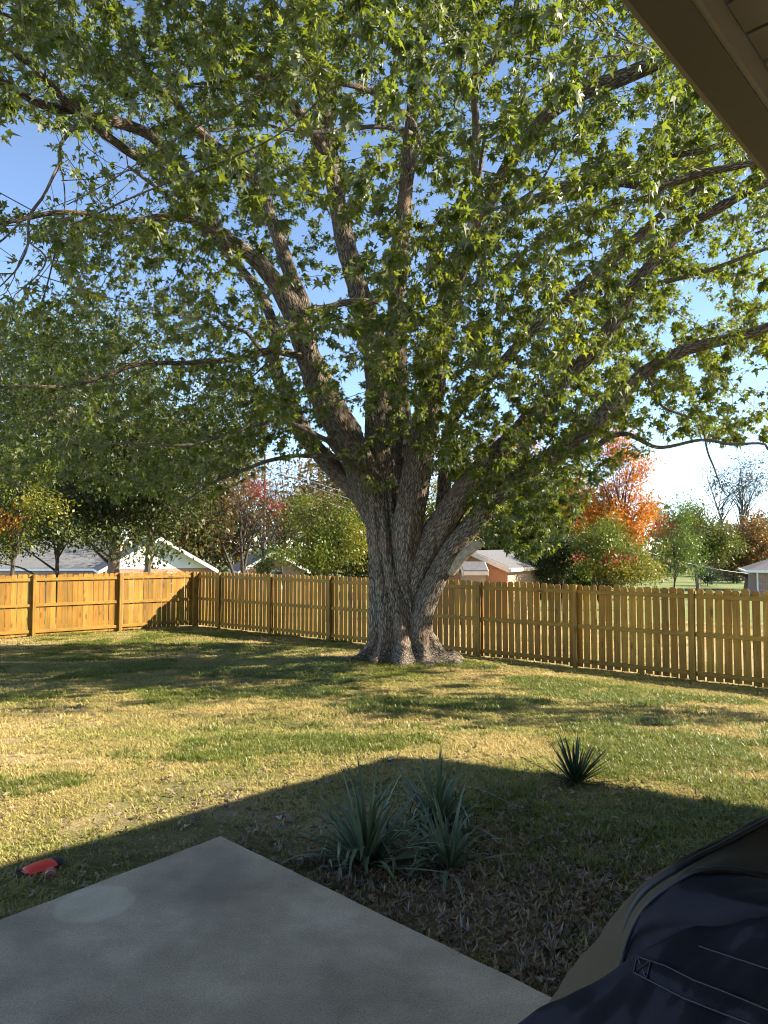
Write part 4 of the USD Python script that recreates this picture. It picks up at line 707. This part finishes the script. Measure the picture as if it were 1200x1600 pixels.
# utility pole and its lines
up = at(414, 720, 62); gp = g1(up[0], up[1]); pole = thing('utility_pole', 'thin grey utility pole among the brown trees behind the bare tree', 'utility pole', (up[0], up[1], gp))
obj('shaft', tube([[0, 0, -.3], [0, 0, 5], [0, 0, up[2] - gp + .6]], [.13, .11, .09], 10), L['pole'], pole, smooth=True)
obj('crossarm', xf(bevel_box(2.2, .1, .12, .01), None, (0, -.16, up[2] - gp)), L['pole'], pole)
def wire(label, a, b, sag, rr=.018):
    t = np.linspace(0, 1, 30)[:, None]; q = a + (b - a) * t; q[:, 2] -= 4 * sag * (t * (1 - t))[:, 0]
    obj('utility_line', tube(q, rr, 4, False), L['wire'], None, True, label=label, cat='cable', group='overhead utility lines')
for k, (dy, lab) in enumerate([(0.0, 'highest pale cable strung left of the utility pole'), (-.7, 'middle pale cable strung left of the utility pole'), (-1.9, 'lowest thick pale cable strung left of the utility pole')]):
    wire(lab, up + [-.9 + .9 * k, -.2, dy + .1], at(-160, 700, 70) + [0, 0, dy + .0], .5, .03)
    wire(lab.replace('left', 'right'), up + [-.9 + .9 * k, -.2, dy + .1], at(640, 795, 48) + [0, 0, dy * .6], .3, .022)
wire('thin cable crossing the sky beside the orange maple', at(900, 752, 80), at(1330, 822, 74), .8, .03)
wire('thin drop cable running down to the brick house at the right edge', at(960, 845, 50), at(1169, 896, 61.5), .35, .02)

# ------------------------------------------------------------------ grass, fallen leaves, twigs
r = np.random.default_rng(21)
def tuft(n, h, spread, lie, r, wid=.0042):
    V, Fc = [], []
    for k in range(n):
        a = r.uniform(0, 2 * np.pi); b = np.array([np.cos(a), np.sin(a), 0]) * r.uniform(0, spread) ; H = h * r.uniform(.45, 1.15); l = lie * r.uniform(.3, 1.4)
        d2 = r.uniform(0, 2 * np.pi); o = np.array([np.cos(d2), np.sin(d2), 0]); s = np.array([-o[1], o[0], 0]) * wid * r.uniform(.6, 1.2)
        m = b + o * H * l * .45 + [0, 0, H * .6]; e = b + o * H * l * 1.2 + [0, 0, H * max(.12, 1 - .45 * l)]
        V += [b - s, b + s, m - s * .7, m + s * .7, e]; i = 5 * k; Fc += [[i, i + 1, i + 3], [i, i + 3, i + 2], [i + 2, i + 3, i + 4]]
    return np.array(V), np.array(Fc)
protos = [(tuft(26, .042, .085, .9, r), L['grass'], False) for _ in range(5)] + [(tuft(24, .075, .075, .8, r), L['grass_green'], False) for _ in range(3)] + [(tuft(20, .05, .11, 1.9, r), L['grass'], False) for _ in range(4)]
def yard_points(n):
    """random spots on the lawn in view, thinned with distance, off the patio"""
    y = 2.3 + 24 * r.random(n) ** 1.15; x = r.uniform(-.62, .60, n) * y
    P = np.stack([x, y], 1)
    ok = ((P - CORNER) @ YN > .06) & ((P - CORNER) @ LN > .06)
    ok &= ~(((P - PC) @ np.array([-PL[1], PL[0]]) * np.sign(np.cross(np.r_[PL, 0], np.r_[PR, 0])[2]) > -.02) & ((P - PC) @ np.array([-PR[1], PR[0]]) * np.sign(np.cross(np.r_[PR, 0], np.r_[PL, 0])[2]) > -.02))
    ok &= np.linalg.norm(P - TREE[:2], axis=1) > .75
    return P[ok]
P = yard_points(118000)
nz = meshkit.fbm(np.c_[P * .75, np.zeros(len(P))], 3, 17); worn = np.exp(-(np.linalg.norm((P - TREE[:2]) / [2.6, 1.6], axis=1)) ** 2)
bed = np.exp(-(np.linalg.norm((P - [.3, 3.8]) / [1.15, .95], axis=1)) ** 2) + .8 * np.exp(-(np.linalg.norm((P - [1.0, 2.8]) / [.8, .75], axis=1)) ** 2)
edge = np.exp(-np.clip((P - PC) @ np.array([-.9, .45]) , 0, 9) / .35) * (P[:, 0] < -.6) * (P[:, 1] < 4.6)
dens = np.clip((nz - .30) * 3.2, .12, 1) * (1 - .75 * np.clip(worn, 0, 1)) * (1 - .9 * np.clip(bed * 1.15, 0, 1)) * (1 - .6 * np.clip(edge, 0, 1))
k = r.random(len(P)) < dens; P, nz = P[k], nz[k]
lush = []
for px, py, m, q in [(330, 1190, 90, .34), (215, 1188, 40, .2), (400, 1205, 50, .22), (668, 1142, 50, .3), (735, 1150, 40, .25), (560, 1165, 30, .2), (950, 1165, 40, .25), (1010, 1190, 50, .25), (1150, 1225, 60, .3), (120, 1215, 30, .2), (860, 1225, 14, .08), (940, 1228, 14, .08), (520, 1130, 40, .5), (1090, 1110, 60, .5), (330, 1000, 160, 1.1), (200, 1010, 160, 1.2), (460, 1005, 120, .9), (930, 1075, 80, .6), (260, 1090, 90, .7), (1040, 1420, 60, .12), (905, 1340, 40, .15), (1100, 1350, 50, .15), (990, 1470, 40, .1), (1180, 1150, 60, .4)]:
    q0 = on(px, py, -.4); q0 = on(px, py, g1(q0[0], q0[1])); m = int(m * (.6 if q > .45 or q < .16 else .38)); q = q * 1.25; lush.append(q0[:2] + r.normal(0, q, (m, 2)) * [1, .75])
lush = np.vstack(lush); lush = lush[[not patio_poly.buffer(.02).contains(sg.Point(*p)) for p in lush]]; lush = lush[((lush - CORNER) @ YN > .1) & ((lush - CORNER) @ LN > .1)]
P = np.r_[P, lush]; nz = np.r_[nz, np.full(len(lush), 2.)]
n = len(P); big = np.clip(P[:, 1] / 7, .75, 2.3) * r.uniform(.7, 1.3, n)
tall = (nz > 1) | (nz > .60) & (r.random(n) < .4); idx = np.where(tall, r.integers(5, 8, n), np.where(r.random(n) < .38, r.integers(8, 12, n), r.integers(0, 5, n)))
hs = np.clip(big, .8, 1.35) * r.uniform(.75, 1.2, n)
instancer('lawn_grass', protos, np.c_[P, gz(P[:, 0], P[:, 1]) - .006 + .035 * (meshkit.fbm(np.c_[P * 2.2, 0 * P[:, 0]], 3, 3) - .5)], quat_z(r.uniform(0, 6.28, n)), np.stack([big, big, hs], 1), idx, kind='stuff', label='patchy green and straw coloured lawn grass', cat='grass')
print('tufts', n)
def curled(detail, curl, r):
    v, f = leaf_shape(detail); v = v.copy(); v[:, 1] -= .4
    a = r.uniform(.5, 1.6) * curl; v[:, 2] += a * (v[:, 0] ** 2) * 1.4 + r.uniform(-.4, .9) * curl * v[:, 1] ** 2 + r.normal(0, .05, len(v)); return v * .050, f
dp = [(curled(True, c, r), L['dead'][m], False) for m in range(3) for c in (.3, .8, 1.3)]
P1 = yard_points(2600); c2 = np.r_[np.c_[r.normal(.35, .75, 3400), r.normal(3.45, .45, 3400)], np.c_[r.normal(1.0, .45, 3000), r.normal(2.75, .45, 3000)], np.c_[r.normal(0.2, 1.2, 1500), r.normal(4.5, .7, 1500)], np.c_[r.normal(.7, 1.3, 1500), r.normal(14.1, .8, 1500)]]
inp = np.array([not patio_poly.buffer(-.04).contains(sg.Point(*p)) for p in c2]); P = np.r_[P1, c2[inp]]; n = len(P)
far_l = P[:, 1] > 6
a, b = r.uniform(0, 6.28, n), r.uniform(0, 1.1, n); ax = r.uniform(0, 6.28, n); qz = quat_z(a); qt = np.stack([np.cos(b / 2), np.sin(b / 2) * np.cos(ax), np.sin(b / 2) * np.sin(ax), 0 * b], 1)
Q = np.stack([qt[:, 0] * qz[:, 0] - qt[:, 3] * qz[:, 3], qt[:, 1] * qz[:, 0] + qt[:, 2] * qz[:, 3], qt[:, 2] * qz[:, 0] - qt[:, 1] * qz[:, 3], qt[:, 0] * qz[:, 3] + qt[:, 3] * qz[:, 0]], 1)
instancer('fallen_leaves', dp, np.c_[P, gz(P[:, 0], P[:, 1]) + .012 + r.uniform(0, .02, n)], Q, r.uniform(.3, .95, n) ** 1.3, np.where(r.random(n) < .2, r.integers(3, 6, n), np.where(r.random(n) < .35, r.integers(6, 9, n), r.integers(0, 3, n))), kind='stuff', label='curled brown and grey leaves littering the bare soil', cat='leaves')
pale = leafy('pale_dry_leaf', [(0, (0.42, 0.38, 0.32)), (1, (0.6, 0.56, 0.5))], trans=.1)
for px, py, lab in [(783, 1336, 'largest pale dry leaf right of the yuccas'), (435, 1283, 'pale crumpled leaf left of the yuccas near the patio tip'), (805, 1432, 'pale curled leaf on dark litter in the foreground'), (612, 1190, 'pale leaf at the tip of the roof shadow'), (640, 1375, 'bluish pale leaf at the foot of the yuccas'), (820, 1430, 'pale folded leaf beside the curled one in the foreground litter'), (290, 1297, 'whitish leaf on soil left of the patio tip')]:
    p = on(px, py, g1(*on(px, py, -.12)[:2])); _a = r.uniform(0, 6.28); _t = r.uniform(-.5, .5); o = obj('dry_leaf', xf(curled(True, .55, r), np.array([[np.cos(_a), -np.sin(_a), 0], [np.sin(_a), np.cos(_a), 0], [_t, .3, .9]]) * r.uniform(.75, 1.1), p + [0, 0, .024]), pale, label=lab, cat='leaf')
for k, (a, b, lab) in enumerate([((725, 1232), (835, 1283), 'longest fallen twig right of the rear yucca'), ((755, 1268), (860, 1277), 'thin twig under the longest one'), ((838, 1245), (880, 1262), 'short twig in front of the small dark yucca'), ((815, 1187), (850, 1200), 'twig lying left of the small dark yucca')]):
    A, B = (on(*q, g1(*on(*q, -.18)[:2])) + [0, 0, .02] for q in (a, b)); m = (A + B) / 2 + [0, 0, .02] + r.normal(0, .015, 3)
    q = smooth_path(np.array([A, m, B]), .06); obj('twig', tube(q, np.linspace(.006, .003, len(q)), 5), L['twig'], smooth=True, label=lab, cat='twig')

# ------------------------------------------------------------------ yuccas
def blade(length, width, az, el, droop, kink, r):
    n = 7; s = np.linspace(0, 1, n); d = np.array([np.cos(az), np.sin(az), 0]); side = np.array([-d[1], d[0], 0])
    ang = el - droop * s ** 2.2; 
    if kink: ang = np.where(s > kink, ang - 1.9 - .5 * (s - kink), ang)
    stp = length / (n - 1); q = np.zeros((n, 3)); h = .012
    for i in range(1, n): q[i] = q[i - 1] + stp * (d * np.cos(ang[i]) + np.array([0, 0, np.sin(ang[i])]))
    w = width * np.array([.75, .95, 1, .95, .8, .5, .04]) / 2; up = np.stack([-np.sin(ang)[:, None] * d + np.cos(ang)[:, None] * [0, 0, 1]], 0)[0]
    V = np.stack([q - side * w[:, None] + up * w[:, None] * .45, q, q + side * w[:, None] + up * w[:, None] * .45], 1).reshape(-1, 3) + d * h
    f = []
    for i in range(n - 1):
        for j in (0, 1): f.append([3 * i + j, 3 * i + j + 1, 3 * i + 4 + j, 3 * i + 3 + j])
    return V, quads(f)
def yucca(label, px, py, ln, nb, dark, seed, kinks=.3, lean=0):
    p = on(px, py, -.1); p = on(px, py, g1(p[0], p[1])); r = np.random.default_rng(seed); p[2] = g1(p[0], p[1]) - .01
    t = thing('yucca', label, 'plant', p, group='yuccas in the yard')
    for k in range(nb):
        el = math.radians(r.uniform(6, 80) if dark else np.clip(r.normal(56, 20), 8, 88) if k > nb * .3 else r.uniform(5, 42)); az = r.uniform(0, 6.283)
        kk = r.uniform(.45, .75) if (r.random() < kinks and el < 1.2) else 0
        m = 1 if dark else (2 if r.random() < (.35 if el < .5 else .05) else 0)
        obj('leaf_blade', blade(ln * r.uniform(.62, 1.12), r.uniform(.015, .028) * (.7 if dark else 1), az, el, r.uniform(0, 1) ** 1.4 * 1.7 if not dark else r.uniform(0, .15), kk, r), L['yucca'][m], t, smooth=True)
    return t
yucca('largest blue green yucca, nearest the patio, with folded outer blades', 572, 1354, .52, 125, False, 1, .34)
yucca('rear blue green yucca with many bent blades', 684, 1296, .46, 115, False, 2, .5)
yucca('smaller open yucca in front at right of the clump', 703, 1360, .41, 60, False, 3, .2)
yucca('small dark spiky yucca standing alone in the sunlit grass', 899, 1222, .38, 90, True, 4, 0)

# ------------------------------------------------------------------ red pouch on the dirt
p = on(62, 1362, -.12); p = on(62, 1362, g1(p[0], p[1])); p[2] = g1(p[0], p[1]) + .012
pouch = thing('red_pouch', 'small bright red nylon pouch with black ends lying on the dirt', 'pouch', p, 52)
def pillow(a, b, c, nx=16, ny=10, sag=.0):
    u, v = np.meshgrid(np.linspace(-1, 1, nx), np.linspace(-1, 1, ny), indexing='ij'); h = c * (1 - np.abs(u) ** 4) ** .5 * (1 - np.abs(v) ** 3) ** .5
    X, Y = u * a * (1 - .06 * v ** 2), v * b * (1 - .08 * u ** 2); top = np.stack([X, Y, h + .006], -1).reshape(-1, 3); bot = np.stack([X, Y, -h * .3 + .003], -1).reshape(-1, 3)
    i, j = np.meshgrid(np.arange(nx - 1), np.arange(ny - 1), indexing='ij'); q = quads(np.stack([i * ny + j, (i + 1) * ny + j, (i + 1) * ny + j + 1, i * ny + j + 1], -1).reshape(-1, 4))
    rim = [k * ny for k in range(nx)] + [(nx - 1) * ny + k for k in range(1, ny)] + [k * ny + ny - 1 for k in range(nx - 2, -1, -1)] + [k for k in range(ny - 2, 0, -1)]
    rim = np.array(rim); r2 = np.roll(rim, -1); N0 = nx * ny
    return np.vstack([top, bot]), np.vstack([q, q[:, ::-1] + N0, quads(np.stack([rim + N0, r2 + N0, r2, rim], 1))])
obj('body', pillow(.080, .052, .019), L['pouch_red'], pouch, smooth=35)
obj('flap_edge', xf(box(-.074, -.066, -.04, .04, .004, .014)), L['pink'], pouch)
obj('end_cap', xf(pillow(.022, .054, .014), None, (.090, 0, .0)), L['pouch_black'], pouch, smooth=35)
obj('strap', tube(smooth_path(np.array([(-.068, .03, .008), (-.10, .03, .012), (-.115, .0, .006), (-.10, -.04, .008), (-.07, -.035, .008)]), .01), .006, 6), L['pouch_black'], pouch, smooth=True)
obj('cord_end', tube([(-.10, .028, .006), (-.125, .012, .004), (-.14, .005, .005)], .004, 6), L['pink'], pouch, smooth=True)
q = on(79, 1373, -.12); q = on(79, 1373, g1(q[0], q[1])); q[2] = g1(q[0], q[1])
puck = thing('plastic_reel', 'small round faded reel lying beside the red pouch', 'reel', q, 20)
a = np.linspace(0, 2 * np.pi, 25); prof = np.array([(.004, -.012), (.024, -.012), (.026, -.008), (.017, -.005), (.017, .005), (.026, .008), (.024, .012), (.004, .012)])
rv = trimesh.creation.revolve(prof, sections=22); rvv = np.array(rv.vertices) @ np.array([[1, 0, 0], [0, .35, .94], [0, -.94, .35]]).T + [0, 0, .024]
obj('rim', (rvv, np.array(rv.faces)), L['pink'], puck, smooth=35)
obj('hub', (np.array(trimesh.creation.cylinder(.0035, .03).vertices) @ np.array([[1, 0, 0], [0, .35, .94], [0, -.94, .35]]).T + [0, 0, .024], np.array(trimesh.creation.cylinder(.0035, .03).faces)), L['pouch_black'], puck)
p = on(9, 1220, -.35); p = on(9, 1220, g1(p[0], p[1])); obj('orange_leaf', xf(curled(True, .9, r), np.eye(3) * 1.1, p + [0, 0, .03]), L['orange'], label='bright orange leaf standing in the grass at the left edge', cat='leaf')

# ------------------------------------------------------------------ furniture cover in the near right corner
cover = thing('furniture_cover', 'navy and taupe fabric cover draped over patio furniture in the near right corner', 'cover')
def sheet(rows, nu=48, nv=10, wrinkle=.0, seed=0):
    """a smooth sheet through rows of 3-D points"""
    R_ = []
    for row in rows:
        q = smooth_path(np.array(row), .01); t = np.r_[0, np.cumsum(np.linalg.norm(np.diff(q, axis=0), axis=1))]; t /= t[-1]
        R_.append(np.stack([np.interp(np.linspace(0, 1, nu), t, q[:, c]) for c in range(3)], 1))
    R_ = np.array(R_); out = []
    for i in range(nu):
        q = smooth_path(R_[:, i], .004) if len(rows) > 2 else R_[:, i]; t = np.r_[0, np.cumsum(np.linalg.norm(np.diff(q, axis=0), axis=1))]; t /= t[-1]
        out.append(np.stack([np.interp(np.linspace(0, 1, nv), t, q[:, c]) for c in range(3)], 1))
    G = np.array(out)
    if wrinkle:
        n = norm(np.cross(np.gradient(G, axis=0), np.gradient(G, axis=1))); w = meshkit.fbm(np.stack([G[..., 0] * 7 + G[..., 2] * 3, G[..., 1] * 16 - G[..., 2] * 9, G[..., 2] * 5], -1), 3, seed) - .5
        G = G + n * (w * wrinkle)[..., None]
    i, j = np.meshgrid(np.arange(nu - 1), np.arange(nv - 1), indexing='ij')
    return G.reshape(-1, 3), quads(np.stack([i * nv + j, (i + 1) * nv + j, (i + 1) * nv + j + 1, i * nv + j + 1], -1).reshape(-1, 4))
T3 = lambda L_: [at(*q) for q in L_]
sil = T3([(800, 1680, 1.62), (832, 1610, 1.58), (863, 1560, 1.50), (900, 1503, 1.32), (950, 1450, 1.18), (987, 1402, 1.11), (1013, 1378, 1.09), (1067, 1343, 1.07), (1133, 1308, 1.10), (1200, 1278, 1.15), (1330, 1240, 1.28)])
skirt = [np.array([q[0] + .03, q[1] + .10 + .12 * (1 - q[2]), .02]) for q in sil]
pipe = T3([(935, 1690, 1.20), (945, 1600, 1.16), (960, 1540, 1.10), (971, 1497, 1.07), (980, 1440, 1.05), (1007, 1393, 1.035), (1067, 1353, 1.03), (1120, 1325, 1.05), (1167, 1300, 1.08), (1215, 1277, 1.12), (1335, 1243, 1.26)])
arc = T3([(960, 1690, 1.12), (965, 1600, 1.08), (968, 1540, 1.05), (974, 1490, 1.02), (990, 1445, 1.0), (1017, 1407, .985), (1077, 1367, .975), (1105, 1360, .975), (1133, 1358, .975), (1200, 1367, .97), (1330, 1390, .97)])
def yf(px, py): return .90 - (px - 1000) * .00048 - (py - 1500) * .00072
fe = [(735, 1690), (790, 1628), (827, 1597), (867, 1563), (933, 1527), (1000, 1489), (1060, 1462), (1120, 1445), (1200, 1432), (1340, 1420)]
hx = np.interp(np.linspace(0, 1, 11), np.linspace(0, 1, 11), [980, 985, 990, 1000, 1018, 1045, 1080, 1110, 1140, 1200, 1330]); hy = np.interp(hx, [q[0] for q in fe], [q[1] for q in fe])
hoodb = [at(x, y + 6, yf(x, y) + .012) for x, y in zip(hx, hy)]; hoodc = [at(x + 10, y + 70, yf(x, y) + .06) for x, y in zip(hx, hy)]
dent = np.array([.035, .04, .045, .045, .03, .0, -.018, -.026, -.03, -.028, -.02])
obj('back_skirt', sheet([skirt, sil], 60, 12, .015, 3), L['tan'], cover, smooth=True)
obj('side_panel', sheet([sil, [(a * .5 + b * .5) + np.array([-.006, -.004, .006]) for a, b in zip(sil, pipe)], pipe], 70, 12, .012, 4), L['tan'], cover, smooth=True)
obj('top_panel', sheet([pipe, [(a * .5 + b * .5) + np.array([.0, .006, -.004]) for a, b in zip(pipe, arc)], arc], 70, 10, .012, 5), L['tan'], cover, smooth=True)
obj('hood_panel', sheet([arc, [a * .55 + b * .45 + norm(a - [0, 0, CAMZ]) * d for a, b, d in zip(arc, hoodb, dent)], hoodb, hoodc], 90, 34, .03, 6), L['navy'], cover, smooth=True)
for row in (pipe, arc): q = smooth_path(np.array(row), .015); obj('piping', tube(q + [0, -.003, .003], .0042 if row is pipe else .0025, 6), L['piping'], cover, smooth=True)
def fr(px, py, lift=0): return at(px, py, yf(px, py) - lift)
front_top = [fr(*q) for q in fe]
rows = [front_top] + [[fr(x + 8 + k * 14, y + k * 38, .006 + .010 * k) for x, y in fe] for k in (1, 2, 3, 5)]
hem = [p + np.array([.012, .022, -.012]) for p in front_top]
FP = sheet([hem] + rows, 110, 40, .024, 7); obj('front_panel', FP, L['navy'], cover, smooth=True)
from scipy.interpolate import LinearNDInterpolator
_x, _y, _ = project(FP[0]); _use = np.arange(len(_x)) % 40 > 1; _dep = LinearNDInterpolator(np.c_[_x, _y][_use], FP[0][_use, 1])
def yf2(px, py):
    d = float(_dep(px, py)); return d if d == d else yf(px, py)
def fr(px, py, lift=0): return at(px, py, yf2(px, py) - lift)
low = [np.array([p[0], p[1] - .02, .03]) for p in rows[-1]]
obj('front_skirt', sheet([rows[-1], low], 60, 12, .02, 8), L['navy'], cover, smooth=True)
st_t = [(997, 1493), (1040, 1507), (1083, 1529), (1133, 1548), (1200, 1576), (1330, 1632)]; st_b = [(990, 1521), (1017, 1535), (1067, 1561), (1120, 1582), (1167, 1600), (1300, 1655)]
Lf = .004
dense = lambda q: [(x, y) for x, y in zip(np.interp(np.linspace(0, 1, 26), np.linspace(0, 1, len(q)), [a for a, _ in q]), np.interp(np.linspace(0, 1, 26), np.linspace(0, 1, len(q)), [b for _, b in q]))]
st_t, st_b = dense(st_t), dense(st_b)
obj('handle_strap', sheet([[fr(*q, Lf) for q in st_t], [fr((a[0] + b[0]) / 2, (a[1] + b[1]) / 2, Lf + .002) for a, b in zip(st_t, st_b)], [fr(*q, Lf) for q in st_b]], 60, 6, .0, 9), L['navy'], cover, smooth=True)
def seam(pts, lift, rr=.0011): q = smooth_path(np.array([fr(*p, lift) for p in (dense(pts) if len(pts) < 9 and len(pts) > 2 else pts)]), .012); obj('stitching', tube(q, rr, 4, False), L['stitch'], cover, smooth=True)
off = lambda pts, d: [(x, y + d) for x, y in pts]
seam(off(st_t, 2), Lf + .0008); seam(off(st_b, -2), Lf + .0008); seam([(995, 1496), (991, 1519)], Lf + .002); seam([(1017, 1502), (1011, 1529)], Lf + .0024)
seam([(997, 1497), (1010, 1528)], Lf + .0024); seam([(1015, 1502), (993, 1519)], Lf + .0024); seam([(1092, 1478), (1133, 1492), (1200, 1514), (1330, 1548)], .0015)
